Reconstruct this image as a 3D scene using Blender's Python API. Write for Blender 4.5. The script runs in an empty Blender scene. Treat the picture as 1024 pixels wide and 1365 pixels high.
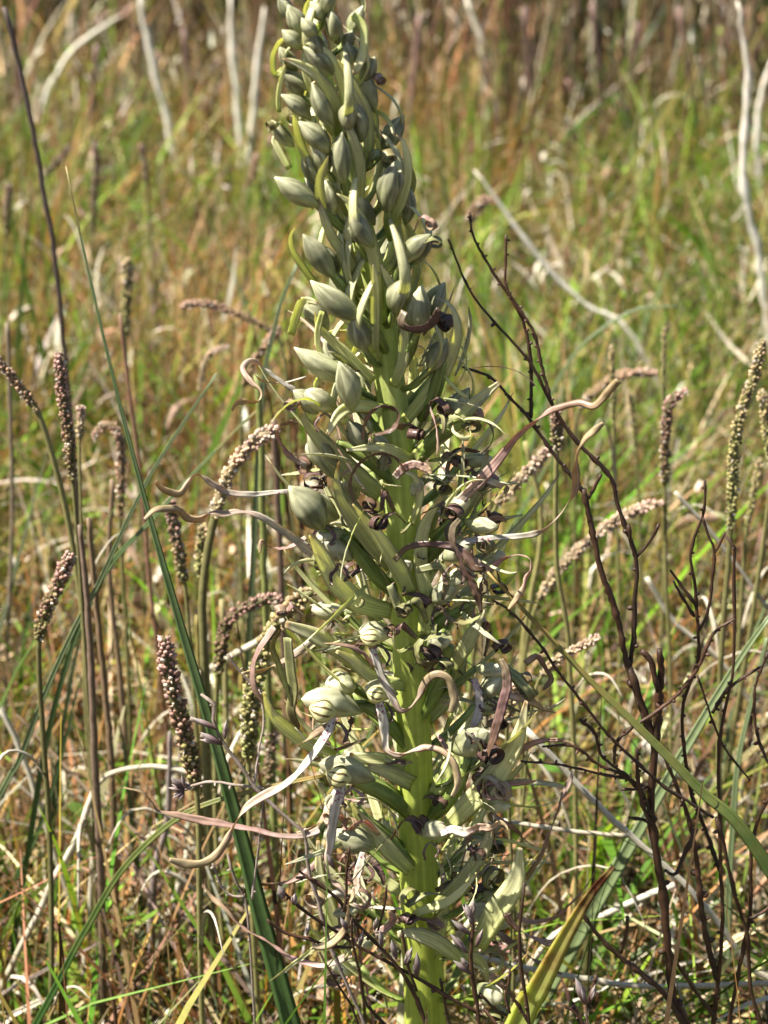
import bpy, math, random
import numpy as np
from mathutils import Vector, Matrix

rnd = random.Random(7)
rng = np.random.default_rng(11)
SC = bpy.context.scene
COL = SC.collection
R = math.radians

# ------------------------------------------------------------------ camera, light
PITCH = 24.0
CAM = np.array([0.0, -0.5, 0.56])
FPX = 2547.0                                    # focal length in pixels of the 1024 x 1365 photograph
cd = bpy.data.cameras.new('camera')
cam = bpy.data.objects.new('camera', cd)
COL.objects.link(cam)
cam.location = CAM
cam.rotation_euler = (R(90 - PITCH), 0, 0)
cd.sensor_fit = 'VERTICAL'
cd.sensor_height = 24
cd.lens = 12 / math.tan(math.atan(682.5 / FPX))
cd.clip_start = 0.02
cd.clip_end = 500
cd.dof.use_dof = True
cd.dof.focus_distance = 0.555
cd.dof.aperture_fstop = 12.5
cd.dof.aperture_blades = 0
SC.camera = cam

SUN = np.array([-0.62, -0.16, 1.0])
SUN /= np.linalg.norm(SUN)
world = bpy.data.worlds.new('World')
SC.world = world
world.use_nodes = True
nt = world.node_tree
nt.nodes.clear()
wo = nt.nodes.new('ShaderNodeOutputWorld')
bg = nt.nodes.new('ShaderNodeBackground')
sky = nt.nodes.new('ShaderNodeTexSky')
sky.sky_type = 'NISHITA'
sky.sun_disc = False
sky.sun_elevation = math.asin(SUN[2])
sky.sun_rotation = math.atan2(SUN[0], SUN[1])
bg.inputs['Strength'].default_value = 0.05
nt.links.new(sky.outputs[0], bg.inputs[0])
nt.links.new(bg.outputs[0], wo.inputs[0])
sl = bpy.data.lights.new('sun', 'SUN')
sl.energy = 5.0
sl.angle = R(0.55)
sl.color = (1.0, 0.95, 0.86)
so = bpy.data.objects.new('sun', sl)
COL.objects.link(so)
so.rotation_euler = Vector(SUN).to_track_quat('Z', 'Y').to_euler()
SC.view_settings.view_transform = 'Standard'
SC.view_settings.look = 'None'
SC.view_settings.gamma = 1
SC.view_settings.exposure = 1.78
SC.cycles.max_bounces = 6
SC.cycles.transmission_bounces = 4
SC.cycles.diffuse_bounces = 3
SC.cycles.glossy_bounces = 2
SC.cycles.caustics_reflective = False
SC.cycles.caustics_refractive = False

# ------------------------------------------------------------------ helpers
CP, SP = math.cos(R(PITCH)), math.sin(R(PITCH))
FWD = np.array([0, CP, -SP])
UP = np.array([0, SP, CP])
RIGHT = np.array([1.0, 0, 0])

def at(x, y, Y=0.0):
    """The point seen at pixel x, y that lies on the upright plane Y metres behind the orchid."""
    d = RIGHT * ((x - 512) / FPX) + UP * ((682.5 - y) / FPX) + FWD
    return CAM + d * ((Y - CAM[1]) / d[1])

def pxm(p):
    """Metres per pixel at a point."""
    return float(np.dot(p - CAM, FWD)) / FPX

def unit(v):
    n = np.linalg.norm(v)
    return v / n if n > 1e-12 else np.array([0, 0, 1.0])

def gz(x, y):
    """Height of the soil."""
    return (0.010 * np.sin(3.1 * x + 1.3) * np.cos(2.3 * y) + 0.006 * np.sin(9.0 * x + 4 * y) + 0.004 * np.sin(17 * y - 6 * x))

def catmull(P, n):
    P = np.asarray(P, float)
    if len(P) == 2:
        t = np.linspace(0, 1, n)[:, None]
        return P[0] * (1 - t) + P[1] * t
    Q = np.vstack([2 * P[0] - P[1], P, 2 * P[-1] - P[-2]])
    seg = np.linalg.norm(np.diff(P[:, :3], axis=0), axis=1) + 1e-9
    cum = np.concatenate([[0], np.cumsum(seg)])
    out = []
    for s in np.linspace(0, cum[-1], n):
        i = min(int(np.searchsorted(cum, s, side='right')) - 1, len(P) - 2)
        i = max(i, 0)
        t = (s - cum[i]) / seg[i]
        a, b, c, d = Q[i], Q[i + 1], Q[i + 2], Q[i + 3]
        out.append(0.5 * ((2 * b) + (c - a) * t + (2 * a - 5 * b + 4 * c - d) * t * t + (3 * b - a - 3 * c + d) * t ** 3))
    return np.array(out)

class G:
    """Collects geometry for one mesh."""
    def __init__(s):
        s.v = []; s.f = []; s.uv = []; s.c = []; s.n = 0
    def add(s, verts, faces, uvs, col=None):
        s.v.append(np.asarray(verts, float))
        for f in faces:
            s.f.append([i + s.n for i in f])
        s.uv.extend(uvs)
        s.c.append(np.tile(np.array(col if col is not None else (0.5, 0.5, 0.5)), (len(verts), 1)) if (col is None or np.ndim(col) == 1) else np.asarray(col))
        s.n += len(verts)
    def ribbon(s, pts, w, sides, thick=0.06, fold=0.12, wave=0.0, u0=0.0, col=None):
        N = len(pts)
        T = np.gradient(pts, axis=0)
        vs = []
        prof = [(-1, 0), (-0.5, 1), (0, 1), (0.5, 1), (1, 0), (0.5, -1), (0, -1), (-0.5, -1)]
        L = 0; vv = [0]
        for i in range(1, N):
            L += np.linalg.norm(pts[i] - pts[i - 1]); vv.append(L)
        vv = np.array(vv) / max(L, 1e-9)
        for i in range(N):
            t = unit(T[i]); sd = unit(sides[i] - t * np.dot(sides[i], t)); nn = np.cross(t, sd)
            for (a, b) in prof:
                th = thick * w[i] * b * (1 if a == 0 else 0.8) * 0.5
                wv = wave * w[i] * (math.sin(vv[i] * 23 + u0 + (2 if a > 0 else 0)) + .7 * math.sin(vv[i] * 61 + u0 * 3 + (1 if a > 0 else 4))) * abs(a)
                vs.append(pts[i] + sd * a * w[i] * 0.5 + nn * (th + fold * w[i] * (abs(a) ** 1.5) + wv))
        fs = []; uv = []
        us = [(a + 1) / 2 for a, b in prof]
        for i in range(N - 1):
            for k in range(8):
                k2 = (k + 1) % 8
                fs.append([i * 8 + k, i * 8 + k2, (i + 1) * 8 + k2, (i + 1) * 8 + k])
                uv += [(us[k], vv[i]), (us[k2], vv[i]), (us[k2], vv[i + 1]), (us[k], vv[i + 1])]
        fs.append(list(range(7, -1, -1))); uv += [(us[k], 0) for k in range(7, -1, -1)]
        fs.append([(N - 1) * 8 + k for k in range(8)]); uv += [(us[k], 1) for k in range(8)]
        s.add(vs, fs, uv, col)
    def tube(s, pts, r, sides=7, lump=0.0, col=None, groove=0.0, ng=3, ph=0.0):
        N = len(pts)
        T = np.gradient(pts, axis=0)
        ref = np.array([0.31, 0.87, 0.2])
        vs = []; L = 0; vv = [0]
        for i in range(1, N):
            L += np.linalg.norm(pts[i] - pts[i - 1]); vv.append(L)
        vv = np.array(vv) / max(L, 1e-9)
        a = unit(np.cross(T[0], ref))
        for i in range(N):
            t = unit(T[i]); a = unit(a - t * np.dot(a, t)); b = np.cross(t, a)
            for k in range(sides):
                th = 2 * math.pi * k / sides
                rr = r[i] * (1 + lump * (rnd.random() - 0.5)) * (1 - groove * (1 - abs(math.cos(ng * 0.5 * (th + ph)))))
                vs.append(pts[i] + (a * math.cos(th) + b * math.sin(th)) * rr)
        fs = []; uv = []
        for i in range(N - 1):
            for k in range(sides):
                k2 = (k + 1) % sides
                fs.append([i * sides + k, i * sides + k2, (i + 1) * sides + k2, (i + 1) * sides + k])
                uv += [(k / sides, vv[i]), ((k + 1) / sides, vv[i]), ((k + 1) / sides, vv[i + 1]), (k / sides, vv[i + 1])]
        fs.append(list(range(sides - 1, -1, -1))); uv += [(0.5, 0)] * sides
        fs.append([(N - 1) * sides + k for k in range(sides)]); uv += [(0.5, 1)] * sides
        s.add(vs, fs, uv, col)
    def egg(s, p, axis, ln, rad, seg=6, rings=4, col=None, point=0.0):
        axis = unit(axis)
        a = unit(np.cross(axis, [0.3, 0.9, 0.41])); b = np.cross(axis, a)
        t = np.linspace(0, 1, rings + 1)
        pts = []; r = []
        vs = []; fs = []; uv = []
        for i, q in enumerate(t):
            rr = rad * math.sin(math.pi * min(max(q, 0.04), 0.985)) ** (0.75 if q < 0.5 else 0.75 + point)
            for k in range(seg):
                th = 2 * math.pi * k / seg
                vs.append(np.asarray(p) + axis * ln * q + (a * math.cos(th) + b * math.sin(th)) * rr)
        for i in range(rings):
            for k in range(seg):
                k2 = (k + 1) % seg
                fs.append([i * seg + k, i * seg + k2, (i + 1) * seg + k2, (i + 1) * seg + k])
                uv += [(k / seg, t[i]), ((k + 1) / seg, t[i]), ((k + 1) / seg, t[i + 1]), (k / seg, t[i + 1])]
        s.add(vs, fs, uv, col)
    def build(s, name, mat, parent=None, loc=None, smooth=True):
        if parent is not None:
            base = np.array(parent['_base'])
        else:
            base = np.array(loc if loc is not None else (0, 0, 0), float)
        V = np.vstack(s.v) - base
        me = bpy.data.meshes.new(name)
        me.from_pydata([tuple(p) for p in V], [], s.f)
        ul = me.uv_layers.new(name='UVMap')
        ul.data.foreach_set('uv', np.array(s.uv, dtype=np.float32).ravel())
        ca = me.color_attributes.new('Col', 'FLOAT_COLOR', 'POINT')
        cc = np.ones((len(V), 4), dtype=np.float32); cc[:, :3] = np.vstack(s.c)
        ca.data.foreach_set('color', cc.ravel())
        if smooth:
            me.polygons.foreach_set('use_smooth', [True] * len(me.polygons))
        me.materials.append(mat)
        o = bpy.data.objects.new(name, me)
        COL.objects.link(o)
        o['_base'] = tuple(float(x) for x in base)
        if parent is None:
            o.location = base
        else:
            o.parent = parent
        return o

def tag(o, label=None, cat=None, group=None, kind=None):
    if label: o['label'] = label
    if cat: o['category'] = cat
    if group: o['group'] = group
    if kind: o['kind'] = kind
    return o

def thing(name, label, cat, loc, group=None):
    o = bpy.data.objects.new(name, None)
    COL.objects.link(o)
    o.location = loc
    o['_base'] = tuple(float(x) for x in loc)
    o.empty_display_size = 0.02
    return tag(o, label, cat, group)

# ------------------------------------------------------------------ materials
def material(name, stops=None, attr=False, stripes=0, sdark=0.6, trans=0.3, rough=0.5, spec=0.3, mottle=0.25,
             mscale=400, bump=0.3, bscale=900, spots=None, vary=0.15, tint=(1.25, 1.3, 0.55), bands=0):
    m = bpy.data.materials.new(name)
    m.use_nodes = True
    t = m.node_tree; N = t.nodes; K = t.links
    N.clear()
    out = N.new('ShaderNodeOutputMaterial')
    pb = N.new('ShaderNodeBsdfPrincipled')
    pb.inputs['Roughness'].default_value = rough
    pb.inputs['Specular IOR Level'].default_value = spec
    uv = N.new('ShaderNodeUVMap'); uv.uv_map = 'UVMap'
    sep = N.new('ShaderNodeSeparateXYZ'); K.new(uv.outputs[0], sep.inputs[0])
    geo = N.new('ShaderNodeNewGeometry')
    oi = N.new('ShaderNodeObjectInfo')
    def mix(a, b, f, mode='MIX'):
        x = N.new('ShaderNodeMix'); x.data_type = 'RGBA'; x.blend_type = mode
        for sock, val in ((x.inputs[6], a), (x.inputs[7], b), (x.inputs[0], f)):
            if hasattr(val, 'is_linked') or hasattr(val, 'links'): K.new(val, sock)
            elif isinstance(val, (int, float)): sock.default_value = val
            else: sock.default_value = (*val, 1)
        return x.outputs[2]
    def math_(op, a, b=None):
        x = N.new('ShaderNodeMath'); x.operation = op
        for i, val in enumerate((a, b)):
            if val is None: continue
            if isinstance(val, (int, float)): x.inputs[i].default_value = val
            else: K.new(val, x.inputs[i])
        return x.outputs[0]
    def noise(scale, detail=3, vec=None):
        x = N.new('ShaderNodeTexNoise'); x.inputs['Scale'].default_value = scale; x.inputs['Detail'].default_value = detail
        K.new(vec if vec is not None else geo.outputs['Position'], x.inputs['Vector'])
        return x.outputs[0]
    def contrast(v, lo, hi):
        x = N.new('ShaderNodeMapRange'); K.new(v, x.inputs[0])
        x.inputs[1].default_value = lo; x.inputs[2].default_value = hi
        return x.outputs[0]
    if attr:
        a = N.new('ShaderNodeAttribute'); a.attribute_name = 'Col'
        c = a.outputs['Color']
    else:
        cr = N.new('ShaderNodeValToRGB')
        e = cr.color_ramp.elements
        while len(e) > 1: e.remove(e[-1])
        e[0].position = stops[0][0]; e[0].color = (*stops[0][1], 1)
        for p, q in stops[1:]:
            el = e.new(p); el.color = (*q, 1)
        jit = math_('ADD', sep.outputs[1], math_('MULTIPLY', math_('SUBTRACT', noise(160, 2), 0.5), 0.35))
        K.new(jit, cr.inputs[0])
        c = cr.outputs[0]
    if stripes:
        # long fibres: veins that wander a little along the blade
        cmb = N.new('ShaderNodeCombineXYZ')
        K.new(math_('MULTIPLY', sep.outputs[0], stripes), cmb.inputs[0])
        K.new(math_('MULTIPLY', sep.outputs[1], 1.6), cmb.inputs[1])
        K.new(math_('MULTIPLY', oi.outputs['Random'], 57.0), cmb.inputs[2])
        st = contrast(noise(1.0, 2, cmb.outputs[0]), 0.38, 0.62)
        c = mix(mix(c, (sdark, sdark, sdark * 0.92), 1.0, 'MULTIPLY'), c, st)
    if bands:
        w = math_('SINE', math_('ADD', math_('MULTIPLY', sep.outputs[0], bands * 6.2832), math_('MULTIPLY', noise(300, 2), 3.0)))
        c = mix(c, (0.13, 0.09, 0.04), math_('MULTIPLY', contrast(w, 0.35, 0.75), contrast(sep.outputs[1], 0.1, 0.3)))
    nz = contrast(noise(mscale, 3), 0.3, 0.72)
    c = mix(mix(c, (1 - mottle, 1 - mottle, 1 - mottle * 1.2), 1.0, 'MULTIPLY'), c, nz)
    if vary:
        hs = N.new('ShaderNodeHueSaturation')
        K.new(c, hs.inputs['Color'])
        mr = N.new('ShaderNodeMapRange'); K.new(oi.outputs['Random'], mr.inputs[0]); mr.inputs[3].default_value = 1 - vary; mr.inputs[4].default_value = 1 + vary
        K.new(mr.outputs[0], hs.inputs['Value'])
        c = hs.outputs[0]
    if spots:
        vo = N.new('ShaderNodeTexVoronoi'); vo.inputs['Scale'].default_value = 900; K.new(geo.outputs['Position'], vo.inputs['Vector'])
        sp = math_('MULTIPLY', math_('LESS_THAN', vo.outputs['Distance'], 0.34), math_('MULTIPLY', math_('LESS_THAN', sep.outputs[1], spots), 0.8))
        c = mix(c, (0.25, 0.02, 0.10), sp)
    K.new(c, pb.inputs['Base Color'])
    if bump:
        bp = N.new('ShaderNodeBump'); bp.inputs['Strength'].default_value = bump; bp.inputs['Distance'].default_value = 0.00006 if stripes else 0.00015
        h = noise(bscale, 3)
        if stripes: h = math_('ADD', h, math_('MULTIPLY', st, 1.5))
        K.new(h, bp.inputs['Height']); K.new(bp.outputs[0], pb.inputs['Normal'])
    if trans > 0:
        tr = N.new('ShaderNodeBsdfTranslucent')
        K.new(mix(c, tint, 1.0, 'MULTIPLY'), tr.inputs[0])
        mx = N.new('ShaderNodeMixShader'); mx.inputs[0].default_value = trans
        K.new(pb.outputs[0], mx.inputs[1]); K.new(tr.outputs[0], mx.inputs[2])
        K.new(mx.outputs[0], out.inputs[0])
    else:
        K.new(pb.outputs[0], out.inputs[0])
    return m

M = {}
M['bract'] = material('bract', [(0, (.54, .58, .18)), (.25, (.68, .68, .34)), (.75, (.78, .75, .50)), (.93, (.80, .75, .55)), (1, (.58, .42, .24))],
                      stripes=11, sdark=.70, trans=.5, rough=.38, spec=.45, mottle=.10, tint=(1.2, 1.25, .7))
M['stem'] = material('stem', [(0, (.46, .50, .08)), (.5, (.50, .58, .11)), (1, (.56, .62, .24))], stripes=26, sdark=.75, trans=.3, rough=.42, mottle=.16, vary=0)
M['bud'] = material('bud', [(0, (.46, .54, .18)), (.25, (.44, .46, .24)), (.7, (.43, .42, .27)), (1, (.74, .72, .48))], stripes=9, sdark=.40, trans=.28, rough=.42, mottle=.25)
M['hood'] = material('hood', [(0, (.50, .54, .27)), (.4, (.62, .62, .41)), (1, (.74, .69, .52))], stripes=7, sdark=.5, trans=.35, rough=.42, mottle=.2)
M['hood_in'] = material('hood_stripe', [(0, (.55, .55, .28)), (1, (.68, .64, .34))], bands=9, trans=.3, rough=.5, mottle=.1)
M['ovary'] = material('ovary', [(0, (.24, .34, .06)), (1, (.38, .46, .15))], stripes=9, sdark=.5, trans=.25, rough=.32, mottle=.2)
M['lip'] = material('lip', [(0, (.80, .76, .70)), (.26, (.80, .76, .66)), (.42, (.70, .54, .45)), (.6, (.60, .44, .33)), (.8, (.56, .43, .25)), (1, (.62, .50, .32))],
                    stripes=5, sdark=.6, trans=.38, rough=.4, mottle=.25, spots=.12, tint=(1.2, 1.0, .7))
M['lip_pink'] = material('lip_pink', [(0, (.62, .52, .44)), (.3, (.60, .38, .35)), (.7, (.52, .34, .27)), (1, (.52, .40, .22))],
                         stripes=5, sdark=.6, trans=.38, rough=.4, mottle=.3, tint=(1.2, 1.0, .7))
M['lip_dark'] = material('lip_dark', [(0, (.34, .27, .17)), (.4, (.22, .125, .12)), (1, (.19, .115, .07))], stripes=5, sdark=.55, trans=.3, rough=.36, mottle=.35, spec=.45, tint=(1.4, .9, .6))
M['lip_green'] = material('lip_green', [(0, (.50, .50, .27)), (.5, (.40, .40, .18)), (1, (.25, .17, .09))], stripes=5, sdark=.6, trans=.35, rough=.4, mottle=.3)
M['white_lip'] = material('white_lip', [(0, (.50, .42, .42)), (.6, (.58, .55, .54)), (1, (.50, .34, .32))], stripes=3, sdark=.85, trans=.3, rough=.5, mottle=.12, spots=.2, tint=(1, 1, .95))
M['blade'] = material('blade', [(0, (.05, .11, .025)), (.5, (.085, .15, .045)), (.92, (.18, .25, .11)), (1, (.35, .28, .12))], stripes=20, sdark=.72, trans=.22, rough=.45, spec=.28, mottle=.2, vary=.06)
M['blade_tan'] = material('blade_tan', [(0, (.045, .11, .025)), (.55, (.06, .13, .03)), (.85, (.20, .21, .06)), (1, (.42, .28, .08))], stripes=14, sdark=.7, trans=.25, rough=.45, spec=.28, mottle=.2, vary=.05)
M['blade_glaucous'] = material('blade_glaucous', [(0, (.15, .20, .085)), (1, (.21, .26, .13))], stripes=16, sdark=.75, trans=.18, rough=.42, spec=.4, mottle=.15, vary=.1)
M['blade_yellow'] = material('blade_yellow', [(0, (.50, .60, .18)), (.75, (.60, .62, .20)), (.9, (.50, .38, .14)), (1, (.12, .04, .02))], stripes=12, sdark=.78, trans=.62, rough=.42, mottle=.2, vary=0)
M['twig'] = material('twig', [(0, (.052, .026, .014)), (.5, (.070, .032, .018)), (1, (.042, .027, .017))], trans=0, rough=.55, mottle=.55, mscale=260, bump=.8, bscale=1500, vary=.2)
M['twig_grey'] = material('twig_grey', [(0, (.22, .17, .14)), (1, (.34, .27, .24))], trans=0, rough=.7, mottle=.5, mscale=260, bump=.8, bscale=1500)
M['twig_bud'] = material('twig_bud', [(0, (.10, .05, .04)), (.5, (.24, .16, .16)), (1, (.52, .47, .44))], trans=.1, rough=.5, mottle=.3, stripes=6)
M['stalk'] = material('stalk', attr=True, trans=.08, rough=.55, mottle=.35, stripes=8, sdark=.7, bump=.4)
M['seed'] = material('seed', attr=True, trans=.12, rough=.6, mottle=.3, mscale=700, bump=.6, vary=.08)
M['straw'] = material('straw', [(0, (.45, .38, .28)), (1, (.62, .56, .46))], stripes=9, sdark=.7, trans=.1, rough=.55, mottle=.3)
M['white_stem'] = material('white_stem', [(0, (.70, .62, .52)), (.5, (.82, .77, .68)), (1, (.70, .62, .52))], stripes=9, sdark=.8, trans=.0, rough=.6, mottle=.3, mscale=120)
M['meadow'] = material('meadow', attr=True, trans=.38, rough=.6, spec=.16, mottle=.25, mscale=260, bump=0, vary=0)
M['litter'] = material('litter', attr=True, trans=.12, rough=.65, spec=.15, mottle=.3, mscale=300, bump=0, vary=0)

# ------------------------------------------------------------------ ground and sky dome of distant land
def soil_material():
    m = bpy.data.materials.new('soil'); m.use_nodes = True
    t = m.node_tree; pb = t.nodes['Principled BSDF']; K = t.links
    geo = t.nodes.new('ShaderNodeNewGeometry')
    n1 = t.nodes.new('ShaderNodeTexNoise'); n1.inputs['Scale'].default_value = 40; n1.inputs['Detail'].default_value = 8
    K.new(geo.outputs['Position'], n1.inputs['Vector'])
    cr = t.nodes.new('ShaderNodeValToRGB')
    cr.color_ramp.elements[0].color = (.03, .02, .013, 1); cr.color_ramp.elements[0].position = .35
    cr.color_ramp.elements[1].color = (.09, .06, .035, 1); cr.color_ramp.elements[1].position = .7
    K.new(n1.outputs[0], cr.inputs[0]); K.new(cr.outputs[0], pb.inputs['Base Color'])
    pb.inputs['Roughness'].default_value = .95
    bp = t.nodes.new('ShaderNodeBump'); bp.inputs['Distance'].default_value = .006
    K.new(n1.outputs[0], bp.inputs['Height']); K.new(bp.outputs[0], pb.inputs['Normal'])
    return m

xs = np.unique(np.concatenate([np.linspace(-3, 3, 90), [-200, -60, -20, -8, 8, 20, 60, 200]]))
ys = np.unique(np.concatenate([np.linspace(-1.5, 6, 110), [-200, -60, -20, -6, 12, 30, 80, 200]]))
X, Y = np.meshgrid(xs, ys)
Z = gz(X, Y)
V = np.stack([X, Y, Z], -1).reshape(-1, 3)
nx = len(xs)
F = [(j * nx + i, j * nx + i + 1, (j + 1) * nx + i + 1, (j + 1) * nx + i) for j in range(len(ys) - 1) for i in range(nx - 1)]
me = bpy.data.meshes.new('ground'); me.from_pydata([tuple(p) for p in V], [], F)
me.polygons.foreach_set('use_smooth', [True] * len(F))
me.materials.append(soil_material())
go = bpy.data.objects.new('ground', me); COL.objects.link(go); tag(go, kind='structure')

# ------------------------------------------------------------------ meadow: nobody could count these blades
def project(P):
    d = P - CAM
    z = d @ FWD
    z = np.where(z < 0.05, 0.05, z)
    return 512 + FPX * (d @ RIGHT) / z, 682.5 - FPX * (d @ UP) / z

def blades(name, base, L, W, az, lean, droop, cols, mat, label, cat, segs=4, tipw=0.15, yaw=None, flat=None):
    """Many ribbons in one mesh. lean: angle from the vertical, droop: extra bend towards the tip."""
    n = len(L)
    s = np.linspace(0, 1, segs + 1)
    ang = lean[:, None] + droop[:, None] * s[None, :]
    dh = np.sin(ang); dz = np.cos(ang)
    step = L[:, None] / segs
    H = np.cumsum(np.concatenate([np.zeros((n, 1)), (dh[:, :-1] + dh[:, 1:]) * .5 * step], 1), 1)
    Zc = np.cumsum(np.concatenate([np.zeros((n, 1)), (dz[:, :-1] + dz[:, 1:]) * .5 * step], 1), 1)
    C = np.stack([base[:, 0, None] + H * np.cos(az)[:, None], base[:, 1, None] + H * np.sin(az)[:, None], base[:, 2, None] + Zc], -1)
    C[:, :, 2] = np.maximum(C[:, :, 2], gz(C[:, :, 0], C[:, :, 1]) + 0.002)
    if yaw is None: yaw = az + math.pi / 2 + rng.normal(0, .7, n)
    tw = yaw[:, None] + rng.normal(0, .8, n)[:, None] * s[None, :]
    sd = np.stack([np.cos(tw), np.sin(tw), np.zeros_like(tw)], -1)
    w = W[:, None] * (0.75 + 0.25 * np.sin(np.pi * np.minimum(s * 1.3, 1)))[None, :] * np.where(s < .55, 1, 1 - (1 - tipw) * ((s - .55) / .45) ** 1.3)[None, :]
    Lf = C - sd * w[..., None] * .5; Rt = C + sd * w[..., None] * .5
    V = np.stack([Lf, Rt], 2).reshape(-1, 3)
    k = segs + 1
    b0 = (np.arange(n) * k * 2)[:, None] + (np.arange(segs) * 2)[None, :]
    Fq = np.stack([b0, b0 + 1, b0 + 3, b0 + 2], -1).reshape(-1, 4)
    me = bpy.data.meshes.new(name)
    me.vertices.add(len(V)); me.vertices.foreach_set('co', V.astype(np.float32).ravel())
    me.loops.add(Fq.size); me.loops.foreach_set('vertex_index', Fq.astype(np.int32).ravel())
    me.polygons.add(len(Fq)); me.polygons.foreach_set('loop_start', np.arange(0, Fq.size, 4, dtype=np.int32))
    me.update(calc_edges=True)
    me.polygons.foreach_set('use_smooth', np.ones(len(Fq), bool))
    ca = me.color_attributes.new('Col', 'FLOAT_COLOR', 'POINT')
    cc = np.ones((n, k, 2, 4), np.float32)
    if cols.ndim == 2:
        cc[..., :3] = cols[:, None, None, :]
    else:      # base and tip colour
        cc[..., :3] = (cols[:, 0, None, :] * (1 - s)[None, :, None] + cols[:, 1, None, :] * s[None, :, None])[:, :, None, :]
    ca.data.foreach_set('color', cc.ravel())
    me.materials.append(mat)
    o = bpy.data.objects.new(name, me); COL.objects.link(o)
    return tag(o, label, cat, kind='stuff')

# where the meadow is green, rusty, pale or heathy: (x, y, radius x, radius y, weight) in the photograph
PATCH = {
    'green': [(50, 610, 90, 110, 1.6), (860, 430, 150, 110, 1.5), (800, 250, 160, 70, .8), (120, 300, 120, 90, .8), (340, 260, 110, 70, .7),
              (60, 1300, 120, 110, 1.2), (380, 1000, 130, 130, .6), (700, 650, 120, 130, 1.0), (930, 250, 90, 130, .9), (860, 1250, 200, 120, .3),
              (240, 1230, 110, 120, .6), (600, 350, 60, 60, .4), (700, 1050, 80, 110, .9), (960, 30, 60, 40, .9), (580, 230, 60, 50, .4)],
    'rust': [(240, 430, 190, 110, 1.5), (300, 1290, 170, 100, 1.4), (60, 800, 110, 120, 1.0), (850, 880, 140, 60, .9), (640, 180, 260, 80, .7),
             (250, 90, 260, 80, .4), (720, 400, 60, 60, .5), (330, 650, 90, 120, .5)],
    'straw': [(100, 1050, 180, 190, 2.2), (850, 1150, 270, 190, 2.2), (500, 1100, 500, 200, .6), (520, 900, 500, 90, .4), (740, 950, 110, 120, .9), (300, 960, 120, 90, .8),
              (820, 620, 160, 130, .5), (900, 560, 140, 60, .6)],
    'heath': [(512, -30, 900, 105, 2.2), (850, 90, 200, 70, 1.0), (150, 20, 220, 60, .7)],
}
BASEW = {'green': .50, 'rust': .55, 'straw': .26, 'heath': .03}

def species(P):
    px, py = project(P)
    W = []
    for k in ('green', 'rust', 'straw', 'heath'):
        w = np.full(len(P), BASEW[k])
        for (x, y, rx, ry, a) in PATCH[k]:
            w = w + a * {'green': 3.6, 'rust': 2.4, 'straw': .9, 'heath': 2.0}[k] * np.exp(-(((px - x) / rx) ** 2 + ((py - y) / ry) ** 2))
        # patchiness on the ground
        ph = {'green': 0.3, 'rust': 2.1, 'straw': 4.4, 'heath': 5.5}[k]
        w = w * (0.65 + 0.7 * (0.5 + 0.5 * np.sin(P[:, 0] * 23 + ph * 3 + 2.0 * np.sin(P[:, 1] * 11 + ph)) * np.cos(P[:, 1] * 17 + ph * 5)))
        if k == 'straw': w = w * np.clip((py + 60) / 380, .15, 1)
        W.append(w)
    W = np.array(W); W /= W.sum(0)
    r = rng.random(len(P))
    c = np.cumsum(W, 0)
    return (r[None, :] > c).sum(0)

def scatter(n, y0, y1, spread=1.0):
    """Random points in the wedge of ground the camera looks over, and a margin either side of it."""
    y = y0 + (y1 - y0) * rng.random(n) ** 0.85
    half = (y + 0.5) * 0.30 * spread + 0.16
    x = (rng.random(n) * 2 - 1) * half
    return np.stack([x, y, gz(x, y)], -1)

def jitter(c, n, a=.25):
    c = np.array(c)[None, :] * np.exp(rng.normal(-.12, a * 1.9, (n, 1)))
    c = c * (1 + rng.normal(0, a * .35, (n, 3)))
    return np.clip(.60 * c * np.array([1.03, 1.0, .92]), .004, .8)

def clumps(n, y0, y1, per, rad):
    """Tufts: several blades share a foot and lean away from it."""
    nc = max(1, n // per)
    Cn = scatter(nc, y0, y1)
    Q = Cn.copy(); Q[:, 2] += .10
    sp = species(Q)
    idx = rng.integers(0, nc, n)
    th = rng.random(n) * 2 * math.pi; rr = rad * rng.random(n) ** .7
    P = Cn[idx].copy()
    P[:, 0] += np.cos(th) * rr; P[:, 1] += np.sin(th) * rr; P[:, 2] = gz(P[:, 0], P[:, 1])
    hue = rng.normal(0, 1, nc)[idx]; size = rng.uniform(.65, 1.25, nc)[idx]
    return P, sp[idx], th, rr / rad, hue, size

ZN = [(-.12, .35, 7500, 1.0), (.35, .9, 15500, 1.0), (.9, 1.8, 20000, 1.2), (1.8, 3.6, 17000, 2.2)]
acc = {k: [] for k in range(4)}
for (y0, y1, n, wk) in ZN:
    P, sp, th, rr, hue, size = clumps(n, y0, y1, 16, .020 * wk)
    for k in range(4):
        m_ = sp == k
        acc[k].append((P[m_], np.full(m_.sum(), wk), th[m_], rr[m_], hue[m_], size[m_]))

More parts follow.
